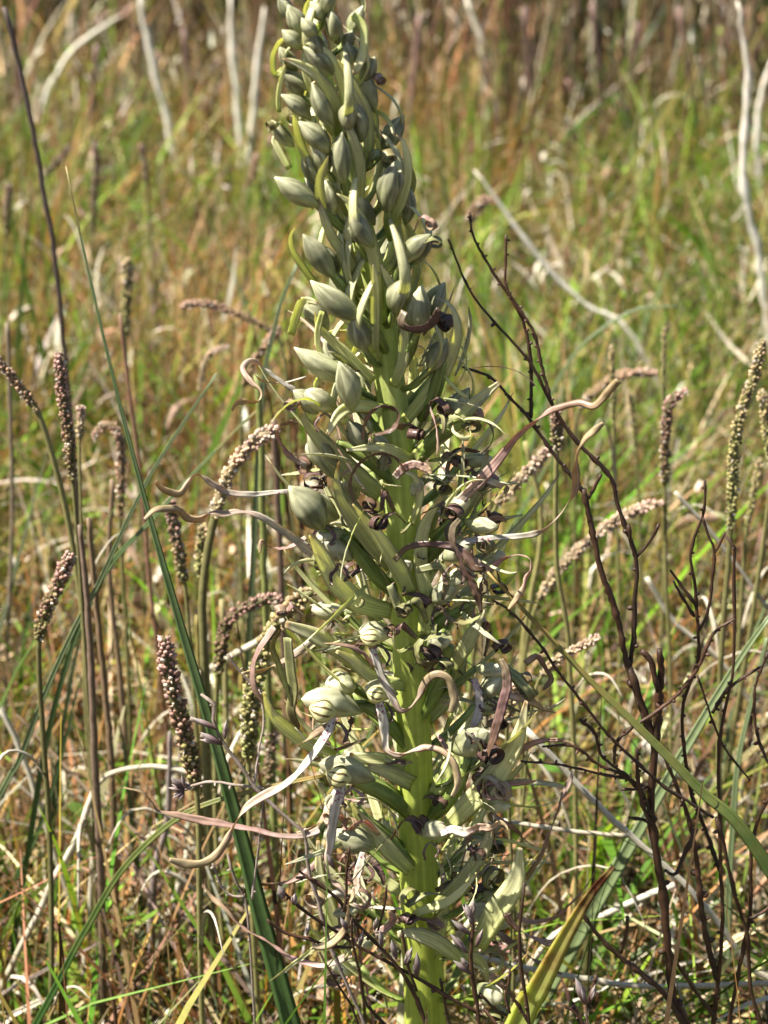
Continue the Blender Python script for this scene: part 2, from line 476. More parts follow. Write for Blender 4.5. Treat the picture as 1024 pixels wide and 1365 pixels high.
for k, (name, label, cat) in enumerate([
        ('green_grass', 'living green grass blades growing through the meadow', 'grass'),
        ('rusty_grass', 'fine rust brown dry grass standing in the meadow', 'dry grass'),
        ('straw_grass', 'pale bleached straw standing and leaning through the meadow', 'straw'),
        ('heath_twigs', 'purplish brown dead heath stems filling the far meadow', 'heath')]):
    P, wk, th, rr, hue, size = [np.concatenate([a[q] for a in acc[k]]) for q in range(6)]
    n = len(P)
    az = th + rng.normal(0, .5, n)
    mixr = rng.random(n)[:, None]
    hu = hue[:, None]
    if k == 0:
        L = rng.uniform(.08, .22, n) * size; W = rng.uniform(.0011, .0034, n) * wk * (1 + .8 * (rng.random(n) < .15))
        lean = .05 + rr * .45 + rng.normal(0, .15, n); droop = rng.uniform(0, 1.7, n) + 1.3 * (rng.random(n) < .25)
        c = np.where(hu < .3, jitter((.16, .31, .03), n), np.where(hu < 1.1, jitter((.30, .46, .06), n, .2), jitter((.16, .22, .10), n)))
        tip = np.where(mixr < .35, jitter((.46, .33, .12), n), c)
        cols = np.stack([c, tip], 1); mt = M['meadow']
    elif k == 1:
        L = rng.uniform(.07, .20, n) * size; W = rng.uniform(.0007, .0022, n) * wk
        lean = .03 + rr * .40 + rng.normal(0, .15, n); droop = rng.uniform(-.2, 1.3, n)
        c = np.where(hu < .0, jitter((.56, .22, .05), n, .35), np.where(hu < .9, jitter((.62, .36, .14), n, .3), jitter((.20, .085, .045), n)))
        tip = jitter((.52, .31, .17), n, .35)
        cols = np.stack([c, tip], 1); mt = M['meadow']
    elif k == 2:
        L = rng.uniform(.05, .18, n) * size; W = rng.uniform(.0009, .0030, n) * wk
        lean = np.abs(rng.normal(.5, .5, n)); droop = rng.uniform(-.4, 1.6, n)
        c = np.where(mixr < .45, jitter((.52, .42, .24), n, .3), np.where(mixr < .66, jitter((1.0, .92, .78), n, .12), jitter((.26, .17, .09), n, .35)))
        cols = c; mt = M['litter']
    else:
        L = rng.uniform(.12, .30, n) * size; W = rng.uniform(.0012, .0034, n) * wk
        lean = np.abs(rng.normal(.15, .3, n)); droop = rng.uniform(-.5, .9, n)
        c = np.where(mixr < .5, jitter((.12, .075, .05), n, .4), np.where(mixr < .72, jitter((.28, .16, .10), n, .35), np.where(mixr < .93, jitter((.13, .19, .04), n), jitter((.7, .62, .52), n))))
        cols = c; mt = M['litter']
    blades(name, P, L, W, az, lean, droop, cols, mt, label, cat, segs=5 if k != 3 else 4)

# curled dead leaves hanging among the blades, some bleached white
n = 8000
P = scatter(n, .02, 3.2); P[:, 2] += rng.random(n) * .13
mixr = rng.random(n)[:, None]
c = np.where(mixr < .35, jitter((1.1, 1.0, .86), n, .1), np.where(mixr < .6, jitter((.50, .33, .24), n, .25), np.where(mixr < .8, jitter((.50, .44, .26), n), jitter((.18, .10, .07), n))))
blades('curled_leaves', P, rng.uniform(.015, .06, n), rng.uniform(.0012, .0036, n) * (1 + P[:, 1] * .3), rng.random(n) * 6.283, rng.uniform(0, 1.4, n), rng.normal(0, 2.2, n),
       c, M['litter'], 'small curled dead leaves hanging among the grass stems', 'dead leaves', segs=5, tipw=.3)

# fallen litter: dead stems lying at every angle near the soil
n = 36000
P = scatter(n, -.1, 3.0); P[:, 2] += rng.random(n) ** 1.6 * .085 + .002
mixr = rng.random(n)[:, None]
c = np.where(mixr < .4, jitter((.42, .33, .20), n), np.where(mixr < .52, jitter((1.0, .92, .80), n, .1), np.where(mixr < .85, jitter((.26, .15, .08), n), jitter((.34, .25, .21), n))))
blades('dead_litter', P, rng.uniform(.03, .15, n), rng.uniform(.0007, .0024, n), rng.random(n) * 2 * math.pi, rng.normal(1.35, .28, n), rng.normal(0, .3, n),
       c, M['litter'], 'bleached dead stems and leaves lying between the plants', 'litter', segs=3, tipw=.6)

# small bright leaves of low herbs among the grass
n = 15000
P = scatter(n, .15, 3.0)
Q = P.copy(); Q[:, 2] += .08
px_, py_ = project(Q)
wt = np.zeros(n)
for (x, y, rx, ry, a) in PATCH['green']: wt += a * np.exp(-(((px_ - x) / rx) ** 2 + ((py_ - y) / ry) ** 2))
P = P[rng.random(n) < np.clip(wt * .8 + .06, 0, 1)]
n = len(P); P[:, 2] += rng.uniform(.01, .13, n)
blades('low_herbs', P, rng.uniform(.007, .018, n), rng.uniform(.003, .0065, n), rng.random(n) * 6.283, rng.uniform(.6, 1.7, n), rng.normal(.3, .4, n),
       jitter((.17, .29, .05), n), M['meadow'], 'small bright green leaves of low herbs among the grass', 'ground cover', segs=3, tipw=.1)

# dark scrub closing the meadow off at the back
n = 30000
y = rng.uniform(2.9, 5.2, n); x = rng.uniform(-2.4, 2.4, n)
P = np.stack([x, y, gz(x, y) + rng.random(n) ** 1.3 * .5], -1)
mixr = rng.random(n)[:, None]
c = np.where(mixr < .45, jitter((.10, .075, .06), n), np.where(mixr < .65, jitter((.28, .20, .16), n), np.where(mixr < .88, jitter((.09, .13, .04), n), jitter((.5, .45, .4), n))))
blades('far_scrub', P, rng.uniform(.05, .25, n), rng.uniform(.003, .009, n), rng.random(n) * 6.283, np.abs(rng.normal(.4, .45, n)), rng.normal(0, .6, n),
       c, M['litter'], 'dark tangled scrub closing off the back of the meadow', 'scrub', segs=3, tipw=.3)

# ------------------------------------------------------------------ traced curves
def interp(vals, n):
    vals = np.atleast_1d(np.array(vals, float))
    if len(vals) == 1: return np.full(n, vals[0])
    return np.interp(np.linspace(0, 1, n), np.linspace(0, 1, len(vals)), vals)

PROF = {
    'bract': [(0, .75), (.15, .85), (.45, 1.0), (.75, .8), (.92, .42), (1, .06)],
    'strap': [(0, .85), (.3, 1.0), (.8, .95), (.95, .7), (1, .25)],
    'lip': [(0, .55), (.07, .9), (.2, .8), (.45, .85), (.8, 1.0), (.93, .9), (1, .35)],
    'blade': [(0, 1.0), (.4, .85), (.7, .55), (.9, .25), (1, .05)],
    'even': [(0, 1), (1, 1)],
    'coil': [(0, .5), (.15, .9), (.6, 1), (1, .6)],
}

def curve3(pts, dep, n, ground=False, Y=0.0):
    """Pixel polyline + depths (metres behind the stem) -> smooth 3-D polyline."""
    dd = interp(dep, len(pts)) + Y
    P = [at(p[0], p[1], d) for p, d in zip(pts, dd)]
    if ground:
        last = P[-1]; dirx = (P[-1][0] - P[-2][0]) / max(abs(P[-1][2] - P[-2][2]), .004)
        h = last[2] - float(gz(last[0], last[1]))
        if h > .01:
            dirx = max(-.6, min(.6, dirx))
            P.append(last + np.array([dirx * h * .45, 0, -h * .5]))
            e = last + np.array([dirx * h * .6, 0, 0]); e[2] = float(gz(e[0], e[1])) - .004
            P.append(e)
    return catmull(P, n)

def wid(C, w, prof):
    n = len(C)
    if isinstance(w, (int, float)):
        t = np.linspace(0, 1, n); pr = PROF[prof]
        k = np.interp(t, [a for a, _ in pr], [b for _, b in pr]) * w
    else:
        k = interp(w, n)
    return np.array([k[i] * pxm(C[i]) for i in range(n)])

def sides_for(C, tw):
    T = np.gradient(C, axis=0); out = []
    for i in range(len(C)):
        t = unit(T[i]); v = unit(C[i] - CAM)
        s = unit(np.cross(t, v)); b = np.cross(t, s)
        out.append(s * math.cos(tw[i]) + b * math.sin(tw[i]))
    # keep the side continuous
    return np.array(out)

def strip(name, mat, parent, pts, w, dep=-.008, tw=0, prof='bract', fold=.12, thick=.05, wave=0., n=None, ground=False, loc=None, Y=0., rev=False):
    if n is None:
        L = sum(math.hypot(pts[i + 1][0] - pts[i][0], pts[i + 1][1] - pts[i][1]) for i in range(len(pts) - 1))
        n = int(min(70, max(10, L / 5)))
    C = curve3(pts, dep, n, ground, Y)
    W = wid(C, w, prof)
    if rev: C = C[::-1]; W = W[::-1] if not isinstance(w, (int, float)) else wid(C, w, prof)
    g = G()
    g.ribbon(C, W, sides_for(C, np.radians(interp(tw, n))), thick=thick, fold=fold, wave=wave, u0=rnd.random() * 6)
    return g.build(name, M[mat], parent, loc)

def pod(name, mat, parent, a, b, w, dep=(-.008, -.012), groove=.22, seg=15, rings=12, point=.5, sub=None, fat=.5, Y=0.):
    """A bud or hood from its base pixel a to its tip pixel b, w pixels broad."""
    A = at(a[0], a[1], dep[0] + Y); B = at(b[0], b[1], dep[-1] + Y)
    t = np.linspace(0, 1, rings)
    bow = unit(np.cross(unit(B - A), FWD)) * np.linalg.norm(B - A) * rnd.uniform(-.06, .06)
    C = A[None, :] * (1 - t[:, None]) + B[None, :] * t[:, None] + bow[None, :] * np.sin(t * math.pi)[:, None]
    r = []
    for q in t:
        x = q ** (math.log(.5) / math.log(fat)) if fat != .5 else q
        r.append(max(.12 if q < .5 else .05, math.sin(math.pi * min(max(x, 0), 1)) ** (.62 if q < fat else .62 + point)))
    r = np.array(r) * w * .5 * pxm(A) * (.86 if mat == 'bud' else .9)
    g = G(); g.tube(C, r, sides=seg, groove=groove, ng=3, ph=rnd.uniform(-.6, .6), lump=.035 if mat == 'bud' else .09)
    # a raised seam down each sepal
    return g.build(name, M[mat], parent)

def coil3(name, mat, parent, c, r, turns, w, axis, start=0., rin=.3, lead=None, thick=.06, drift=0.0):
    """A rolled-up ribbon round a 3-D axis; c centre (3-D), r and w in metres; lead = 3-D points the ribbon comes from."""
    axis = unit(np.asarray(axis, float))
    e1 = unit(np.cross(axis, [0.12, 0.3, 0.94])); e2 = np.cross(axis, e1)
    n = int(14 * turns) + 4
    pts = []
    for i in range(n):
        t = i / (n - 1); th = start + t * turns * 2 * math.pi
        rr = r * (1 - (1 - rin) * t ** .8) * (1 + .13 * math.sin(th * 1.0 + start * 2))
        pts.append(np.asarray(c) + (e1 * math.cos(th) + e2 * math.sin(th) * (.72 + .2 * math.sin(start))) * rr + axis * (drift * t * r + .15 * r * math.sin(th * .5 + start)))
    pts = np.array(pts); S = np.tile(axis, (n, 1))
    if lead is not None:
        lead = np.asarray(lead, float)
        Cc = catmull(np.vstack([lead, pts[:2]]), 10)
        pts = np.vstack([Cc[:-1], pts[1:]]); S = np.tile(axis, (len(pts), 1))
    N = len(pts); t = np.linspace(0, 1, N)
    W = np.interp(t, [0, .2, .7, 1], [.6, 1, 1, .45]) * w
    g = G(); g.ribbon(pts, W, S, thick=thick, fold=.1, wave=.03)
    return g.build(name, M[mat], parent)

def coilpx(name, mat, parent, x, y, r, turns, w, dep, tilt=(0.0, 0.0), start=0., lead=None, drift=0., rin=.3):
    c = at(x, y, dep); s = pxm(c)
    view = unit(c - CAM)
    ax = unit(view * .75 + RIGHT * (tilt[0] + .25) * 1.3 * (1 if (int(x * 7 + y) % 3) else -1) + UP * (tilt[1] + .1) * 1.3)
    if lead is None:
        sx = np.interp(y, [0, 700, 1365], [420, 538, 567])
        q = 1 if sx > x else -1
        lead = [(x + q * r * rnd.uniform(1.8, 3), y + r * rnd.uniform(-.5, 1.5)), (x + q * r * 1.2, y - r * rnd.uniform(.2, 1.2))]
    ld = [at(p[0], p[1], d) for p, d in zip(lead, interp((dep * .6, dep), len(lead)))] if lead else None
    return coil3(name, mat, parent, c, r * s * 1.05, turns, w * s * rnd.uniform(.9, 1.3), ax, start, rin, ld, drift=drift, thick=.09)

# ------------------------------------------------------------------ THE ORCHID
STEM = [(418, 22), (432, 90), (448, 160), (466, 240), (484, 310), (500, 380), (513, 460), (523, 540), (534, 640), (541, 760), (547, 880), (552, 1000), (556, 1120), (561, 1250), (567, 1365)]
STEMW = [10, 16, 22, 27, 32, 36, 40, 43, 47, 48, 48, 48, 50, 54, 58]
base_pt = np.array([0.014, 0.0, 0.0]); base_pt[2] = float(gz(*base_pt[:2]))
orchid = thing('lizard_orchid', 'tall pale green lizard orchid spike with grey buds and long curling brown ribbon petals', 'orchid', base_pt)
C = [at(x, y, 0) for x, y in STEM][::-1]
C = [base_pt + np.array([.001, 0, -.003]), base_pt + np.array([0, 0, .07])] + C
CS = catmull(C, 90)
cum = np.concatenate([[0], np.cumsum(np.linalg.norm(np.diff(CS, axis=0), axis=1))]); STL = cum[-1]
zz = np.array([p[2] for p in C[2:]]); ww = np.array(STEMW[::-1]) * np.array([pxm(p) for p in C[2:]])
rs = np.interp(CS[:, 2], zz, ww) * .5
g = G(); g.tube(CS, rs, sides=22, groove=.10, ng=9, lump=.015)
g.build('stem', M['stem'], orchid)

def stem_at(z):
    i = int(np.clip(np.searchsorted(CS[:, 2], z), 1, len(CS) - 1))
    t = (z - CS[i - 1, 2]) / max(CS[i, 2] - CS[i - 1, 2], 1e-6)
    return CS[i - 1] * (1 - t) + CS[i] * t, rs[i]

def lobes(parent, p, out, down, s, mat='lip_dark'):
    """The two short crinkled side lobes of a flower's lip."""
    side = unit(np.cross(out, down))
    for q in (-1, 1):
        k = rnd.uniform(.7, 1.2)
        P = np.array([p, p + side * q * s * .25 + down * s * .2, p + side * q * s * (.45 + .2 * rnd.random()) + down * s * .7 * k + out * s * .1,
                      p + side * q * s * .35 * k + down * s * 1.15 * k + out * s * .3 * rnd.random(), p + side * q * s * .6 + down * s * 1.05 * k + out * s * (.2 + .4 * rnd.random())])
        Cc = catmull(P, 14); T = np.gradient(Cc, axis=0)
        g = G(); g.ribbon(Cc, np.interp(np.linspace(0, 1, 14), [0, .4, 1], [.12, .2, .08]) * s, np.array([np.cross(unit(t), out) for t in T]), thick=.12, wave=.35, u0=rnd.random() * 6)
        g.build('side_lobe', M[mat], parent)

# ---- procedural flowers right round the stem (heroes in front are traced below)
def auto_flower(z, azim, s, stage):
    c, r = stem_at(z)
    out = np.array([math.cos(azim), math.sin(azim), 0.0])
    up = np.array([0, 0, 1.0]); sd = np.cross(up, out)
    p0 = c + out * r * .8
    lean = rnd.uniform(-.15, .15)
    # bract
    L = s * rnd.uniform(.026, .036) * (1.0 if stage > 0 else .95)
    if stage == 0: o_ = (.30, .52, .42, .10)
    else: o_ = (.35, .68, .92, 1.05)
    P = [p0, p0 + out * L * o_[0] + up * L * .22, p0 + out * L * o_[1] + up * L * .55 + sd * lean * L * .5, p0 + out * L * o_[2] + up * L * .85 + sd * lean * L, p0 + out * L * o_[3] + up * L * 1.08 + sd * lean * L]
    Cc = catmull(P, 16)
    T = np.gradient(Cc, axis=0)
    W = np.interp(np.linspace(0, 1, 16), [a for a, _ in PROF['bract']], [b for _, b in PROF['bract']]) * s * rnd.uniform(.0026, .0040)
    g = G(); tw = rnd.uniform(-.5, .5)
    g.ribbon(Cc, W, np.array([sd * math.cos(tw * i / 15) + unit(np.cross(unit(T[i]), sd)) * math.sin(tw * i / 15) for i in range(16)]), thick=.05, fold=.16)
    g.build('bract', M['bract'], orchid)
    # ovary
    off = sd * rnd.uniform(-.003, .003) * s
    oL = s * (.016 if stage else .010)
    p1 = p0 + out * oL * .9 + up * oL * .75 + off
    g = G(); Cc = catmull([p0, p0 + out * oL * .45 + up * oL * .25 + off * .3, p1], 10)
    g.tube(Cc, np.interp(np.linspace(0, 1, 10), [0, .5, 1], [.0007, .0013, .0010]) * s, sides=9, groove=.3, ng=6)
    g.build('ovary', M['ovary'], orchid)
    if stage == 0:
        g = G(); ax = unit(out * .55 + up)
        L = s * rnd.uniform(.011, .014)
        t = np.linspace(0, 1, 11)
        Cc = p1[None, :] + ax[None, :] * (t * L)[:, None]
        rr = np.array([max(.1, math.sin(math.pi * q) ** (.6 if q < .5 else .95)) for q in t]) * L * .27
        g.tube(Cc, rr, sides=12, groove=.25, ng=3); g.build('bud', M['bud'], orchid)
        return
    # open flower: hood, lip and lobes
    ax = unit(out * .9 + up * rnd.uniform(-.1, .5) + off * 60)
    L = s * rnd.uniform(.0085, .0105)
    t = np.linspace(0, 1, 11)
    Cc = p1[None, :] + ax[None, :] * (t * L)[:, None] - up[None, :] * (np.sin(t * 1.6) * L * .15)[:, None]
    rr = np.array([max(.12, math.sin(math.pi * min(q * .93 + .04, 1)) ** .6) for q in t]) * L * rnd.uniform(.22, .40)
    g = G(); g.tube(Cc, rr, sides=14, groove=.25, ng=3, lump=.16)
    hood = g.build('hood', M['hood'], orchid)
    pl = p1 + ax * L * .35 - up * L * .38
    lobes(hood, pl, out, -up, s * .008, rnd.choice(['lip_dark', 'lip_dark', 'lip_pink', 'lip_green']))
    # the long middle lobe: rolled or hanging and twisted
    if stage == 1 or rnd.random() < .55:
        axc = unit(sd + out * rnd.uniform(-.5, .5) + up * rnd.uniform(-.3, .3))
        r0 = s * rnd.uniform(.0022, .0038)
        cc = pl + out * s * .004 - up * s * rnd.uniform(.002, .006) + sd * s * rnd.uniform(-.003, .003)
        coil3('lip', rnd.choice(['lip_dark', 'lip_dark', 'lip_green', 'lip_pink']), hood, cc, r0, rnd.uniform(1.3, 2.6), s * .0034, axc, start=rnd.random() * 6,
              lead=[pl, pl + out * s * .003 + up * s * .001], drift=rnd.uniform(-.5, .5))
    else:
        L = s * rnd.uniform(.022, .036); d = out * rnd.uniform(.2, .8) - up
        P = [pl]; cur = pl.copy(); dr = unit(d)
        for i in range(5):
            dr = unit(dr + out * rnd.uniform(-.25, .35) + sd * rnd.uniform(-.6, .6) + up * rnd.uniform(0, .3)); cur = cur + dr * L / 5; P.append(cur)
        Cc = catmull(P, 34); T = np.gradient(Cc, axis=0)
        tt = rnd.uniform(2, 6)
        S = np.array([sd * math.cos(tt * i / 33) + np.cross(unit(T[i]), sd) * math.sin(tt * i / 33) for i in range(34)])
        W = np.interp(np.linspace(0, 1, 34), [0, .15, .8, 1], [.8, 1, .9, .3]) * s * .0024
        g = G(); g.ribbon(Cc, W, S, thick=.08, fold=.1, wave=.06); g.build('lip', M[rnd.choice(['lip', 'lip_pink', 'lip_dark'])], hood)

zb, zt = 0.16, float(at(420, 40, 0)[2])
NA = 84
ga = 2.39996
for i in range(NA):
    t = i / (NA - 1)
    z = zb + (zt - zb) * t
    az = (i * ga + .8) % (2 * math.pi)
    # azimuth -90 deg points at the camera; the front of the open part of the stem is kept clear for the traced flowers
    fr = abs(((az - 1.5 * math.pi + math.pi) % (2 * math.pi)) - math.pi)
    if fr < (R(48) if t < .62 else (R(25) if t < .74 else 0)): continue
    stage = 2 if t < .50 else (1 if t < .60 else 0)
    s = (1.05 if t < .6 else 1.05 - (t - .6) / .4 * .35)
    auto_flower(z, az, s, stage)

# ---- traced bracts: (points base -> tip, width px, depth start/end, twist)
BR = [
    ([(454, 178), (446, 136), (425, 104), (398, 86), (376, 78)], 19, (-.006, -.014), (0, 20)),
    ([(461, 152), (457, 116), (443, 82), (424, 62), (408, 58)], 17, (-.006, -.012), (0, 20)),
    ([(491, 225), (490, 160), (477, 125), (461, 96), (450, 79)], 18, (-.005, -.012), (10, 0)),
    ([(480, 272), (480, 220), (471, 186), (457, 154)], 18, (-.008, -.012), (-10, 10)),
    ([(424, 234), (404, 201), (394, 166), (393, 131)], 15, (-.004, -.010), (0, 40)),
    ([(446, 300), (430, 275), (426, 240), (438, 207)], 17, (-.006, -.014), (0, 30)),
    ([(519, 300), (535, 268), (543, 225), (537, 190), (528, 180)], 17, (-.004, -.008), (0, 40)),
    ([(506, 412), (499, 345), (484, 300), (468, 272), (449, 258)], 20, (-.008, -.014), (0, 10)),
    ([(481, 385), (466, 348), (445, 320), (430, 285), (424, 262)], 17, (-.006, -.010), (0, 10)),
    ([(541, 428), (535, 400), (522, 380), (507, 352)], 17, (-.006, -.012), (10, 0)),
    ([(505, 478), (490, 450), (468, 430), (452, 424)], 18, (-.006, -.010), (0, 0)),
    ([(498, 508), (468, 478), (443, 455), (424, 436), (420, 415)], 17, (-.006, -.012), (0, 40)),
    ([(424, 384), (405, 358), (390, 335), (387, 315), (397, 298)], 13, (-.004, -.012), (0, 60)),
    ([(541, 560), (572, 522), (594, 486), (608, 444), (600, 410), (578, 394)], 24, (-.004, -.010), (0, 0, 40, 80)),
    ([(524, 515), (537, 480), (540, 440), (538, 420)], 19, (-.007, -.010), (0, 0)),
    ([(500, 470), (500, 420), (500, 380), (498, 350)], 16, (-.010, -.013), (20, 0)),
    ([(510, 545), (475, 541), (452, 552), (436, 580)], [16, 20, 20, 6], (-.010, -.022), (0, -20)),
    ([(507, 660), (464, 625), (430, 590), (408, 563), (399, 541)], [26, 34, 33, 20, 4], (-.006, -.018), (0, 15)),
    ([(522, 755), (487, 714), (457, 672), (449, 640), (452, 615)], [24, 28, 26, 15, 3], (-.008, -.016), (0, 20)),
    ([(553, 610), (596, 573), (632, 538), (666, 510)], [20, 25, 24, 8], (-.005, -.012), (0, 10)),
    ([(546, 790), (530, 755), (506, 718), (484, 690), (470, 672)], [26, 29, 26, 16, 3], (-.010, -.018), (0, 10)),
    ([(548, 612), (515, 598), (490, 597), (462, 600)], [15, 18, 14, 4], (-.010, -.018), (0, 0)),
    ([(522, 815), (480, 803), (448, 775), (428, 740), (414, 712)], [24, 34, 34, 26, 10], (-.006, -.018), (0, 10)),
    ([(494, 900), (462, 873), (420, 848), (380, 832)], [22, 30, 28, 12], (-.004, -.016), (0, 15)),
    ([(540, 915), (500, 905), (470, 880), (448, 868)], [20, 24, 20, 6], (-.005, -.012), (20, 0)),
    ([(446, 1010), (400, 985), (364, 952), (352, 922)], [20, 24, 20, 5], (-.008, -.020), (20, -20)),
    ([(540, 1020), (500, 1012), (465, 1010)], [20, 24, 16], (-.006, -.012), (0, 0)),
    ([(603, 892), (626, 852), (645, 812)], [18, 26, 8], (-.010, -.014), (0, 0)),
    ([(566, 845), (568, 800), (560, 750), (566, 700), (590, 660)], [22, 24, 24, 22, 5], (-.008, -.006), (0, 20)),
    ([(580, 1120), (619, 1079), (660, 1036), (690, 986), (702, 934)], [20, 34, 38, 26, 6], (-.008, -.016), (0, -10)),
    ([(637, 1262), (662, 1216), (688, 1176), (694, 1130)], [26, 40, 34, 10], (-.014, -.018), (0, -15)),
    ([(575, 1215), (615, 1175), (646, 1130), (655, 1100)], [20, 24, 24, 10], (-.006, -.012), (0, 0)),
    ([(620, 1284), (583, 1256), (550, 1244), (530, 1246)], [14, 26, 26, 10], (-.010, -.016), (0, 0)),
    ([(547, 1160), (515, 1130), (480, 1090), (468, 1070)], [22, 28, 22, 5], (-.008, -.014), (0, 15)),
    ([(550, 1045), (520, 1030), (490, 1022)], [26, 26, 12], (-.007, -.012), (0, 0)),
    ([(560, 1300), (585, 1240), (592, 1190), (588, 1150)], [20, 24, 20, 5], (-.004, -.002), (0, 20)),
    ([(570, 960), (600, 925), (615, 880), (618, 850)], [20, 26, 22, 6], (.000, .004), (0, 10)),
    ([(575, 720), (610, 690), (640, 640), (650, 600)], [18, 22, 20, 5], (.002, .006), (0, 10)),
    ([(548, 700), (560, 660), (552, 635), (534, 628)], [12, 14, 12, 4], (-.012, -.016), (0, 0)),
    ([(560, 1200), (520, 1180), (485, 1150), (470, 1120)], [16, 20, 18, 4], (-.002, .002), (0, 20)),
    ([(540, 900), (520, 860), (500, 830)], [18, 20, 8], (.004, .008), (0, 0)),
    ([(577, 1060), (610, 1010), (630, 975), (640, 940)], [20, 30, 26, 8], (-.004, -.008), (0, 0)),
    ([(470, 1290), (430, 1180), (424, 1120)], [14, 24, 6], (.002, .004), (0, 0)),
    ([(548, 1245), (556, 1218), (600, 1200), (640, 1160)], [12, 14, 14, 4], (-.010, -.014), (0, 0)),
]
for pts, w, dep, tw in BR:
    w = [v * .84 for v in w] if isinstance(w, (list, tuple)) else w * .9
    strip('bract', 'bract', orchid, pts, w, dep, tw, fold=.16, thick=.05, wave=.01)

# ---- traced buds: base, tip, width, depth
BD = [
    ((425, 275), (366, 236), 38, -.010), ((432, 28), (414, 2), 26, -.006), ((410, 50), (384, 6), 32, -.004), ((452, 60), (438, 10), 28, -.006),
    ((402, 66), (376, 40), 26, -.008), ((462, 70), (470, 40), 24, -.003), ((424, 50), (402, 24), 24, -.010), ((445, 55), (442, 16), 22, -.010),
    ((398, 94), (372, 62), 26, -.002), ((446, 100), (404, 62), 32, -.008), ((414, 160), (374, 126), 28, -.008), ((446, 172), (416, 110), 32, -.010),
    ((478, 88), (462, 56), 26, -.004), ((416, 120), (372, 95), 26, -.003), ((440, 205), (398, 162), 36, -.010), ((460, 245), (456, 176), 34, -.010),
    ((482, 190), (474, 132), 30, -.006), ((500, 150), (486, 90), 28, -.002), ((516, 285), (527, 215), 38, -.009), ((440, 290), (434, 240), 30, -.006),
    ((540, 300), (546, 250), 24, -.002), ((445, 370), (404, 312), 38, -.010), ((482, 425), (414, 374), 42, -.014), ((498, 330), (468, 276), 32, -.012),
    ((500, 300), (478, 258), 28, -.006), ((480, 505), (392, 463), 40, -.012), ((470, 548), (452, 482), 42, -.018), ((535, 352), (574, 312), 32, -.010),
    ((556, 448), (562, 380), 42, -.012), ((438, 440), (400, 402), 34, -.004), ((455, 640), (412, 562), 42, -.008), ((430, 706), (385, 648), 56, -.018),
    ((505, 640), (516, 590), 32, -.002), ((426, 250), (404, 200), 28, -.003), ((530, 240), (524, 200), 28, -.001), ((392, 196), (362, 160), 26, -.004),
    ((424, 552), (390, 520), 34, -.012),
]
for a, b, w, d in BD:
    pod('bud', 'bud', orchid, a, b, w, (d, d - .002), point=.35)
# flower stalks (ovaries) that carry buds and flowers
OV = [([(485, 330), (452, 300), (420, 272)], 14, -.006), ([(500, 450), (470, 400), (440, 362)], 18, -.007), ([(516, 470), (500, 445), (480, 422)], 18, -.010),
      ([(510, 580), (480, 545), (450, 500), (430, 480)], 16, -.004), ([(520, 320), (518, 300), (516, 282)], 14, -.006), ([(520, 420), (530, 370), (538, 348)], 16, -.006),
      ([(530, 500), (545, 470), (556, 445)], 16, -.008), ([(480, 290), (465, 262), (458, 240)], 14, -.006), ([(512, 720), (480, 720), (450, 712), (428, 704)], 18, -.008),
      ([(535, 800), (505, 770), (480, 740), (460, 715)], 22, -.006), ([(533, 650), (500, 620), (470, 600), (450, 590)], 18, -.004),
      ([(545, 1000), (515, 960), (490, 942), (465, 940)], 20, -.006), ([(550, 1090), (520, 1060), (480, 1040), (465, 1030)], 26, -.006),
      ([(556, 1160), (520, 1125), (490, 1100), (475, 1080)], 28, -.008), ([(560, 560), (580, 520), (590, 480)], 20, -.005), ([(553, 620), (585, 580), (620, 562)], 22, -.008),
      ([(552, 760), (590, 720), (612, 690)], 22, -.003), ([(560, 960), (590, 900), (600, 860)], 22, -.002), ([(565, 1100), (600, 1060), (625, 1010)], 24, -.004),
      ([(500, 620), (525, 560), (520, 520)], 14, .006), ([(525, 540), (490, 545), (462, 540)], 14, -.010), ([(545, 860), (600, 820), (640, 800)], 20, .003)]
for pts, w, d in OV:
    C_ = curve3(pts, (-.003, d - .003), 16)
    g = G(); g.tube(C_, wid(C_, [w * .55, w, w, w * .6], 'even') * .5, sides=12, groove=.3, ng=6)
    g.build('ovary', M['ovary'], orchid)

# ---- traced flowers: hood (base, tip, width), lip ribbon and other pieces
def flower(a, b, w, dep, lips=(), hoodmat='hood', inner=False, lob=True, lobmat='lip_dark'):
    h = pod('hood', hoodmat, orchid, a, b, w, (dep, dep - .004), groove=.10, point=0.0, fat=.55, rings=14, seg=18)
    if inner:
        # the striped inside of the hood shows as a rounded cup below the pale outside
        q = ((a[0] + b[0]) / 2, (a[1] + b[1]) / 2)
        A = at(a[0] * .35 + b[0] * .65 , a[1] * .35 + b[1] * .65 + w * .20, dep - .006)
        s = pxm(A)
        gg = G(); ax = unit(at(b[0], b[1], dep) - at(a[0], a[1], dep)); 
        gg.egg(A - ax * w * .42 * s, ax, w * .84 * s, w * .40 * s, seg=16, rings=9)
        gg.build('striped_inside', M['hood_in'], h)
    for (pts, lw, dp, tw, mt, pf) in lips:
        strip('lip', mt, h, pts, [v * .74 for v in lw] if isinstance(lw, (list, tuple)) else lw * .78, dp, tw, prof=pf, fold=.14, thick=.10, wave=.10, n=max(30, len(pts) * 9))
    if lob:
        p = at(a[0] * .6 + b[0] * .4, a[1] * .6 + b[1] * .4 + w * .45, dep - .004)
        lobes(h, p, -FWD, -UP, w * .62 * pxm(p), lobmat)
    return h

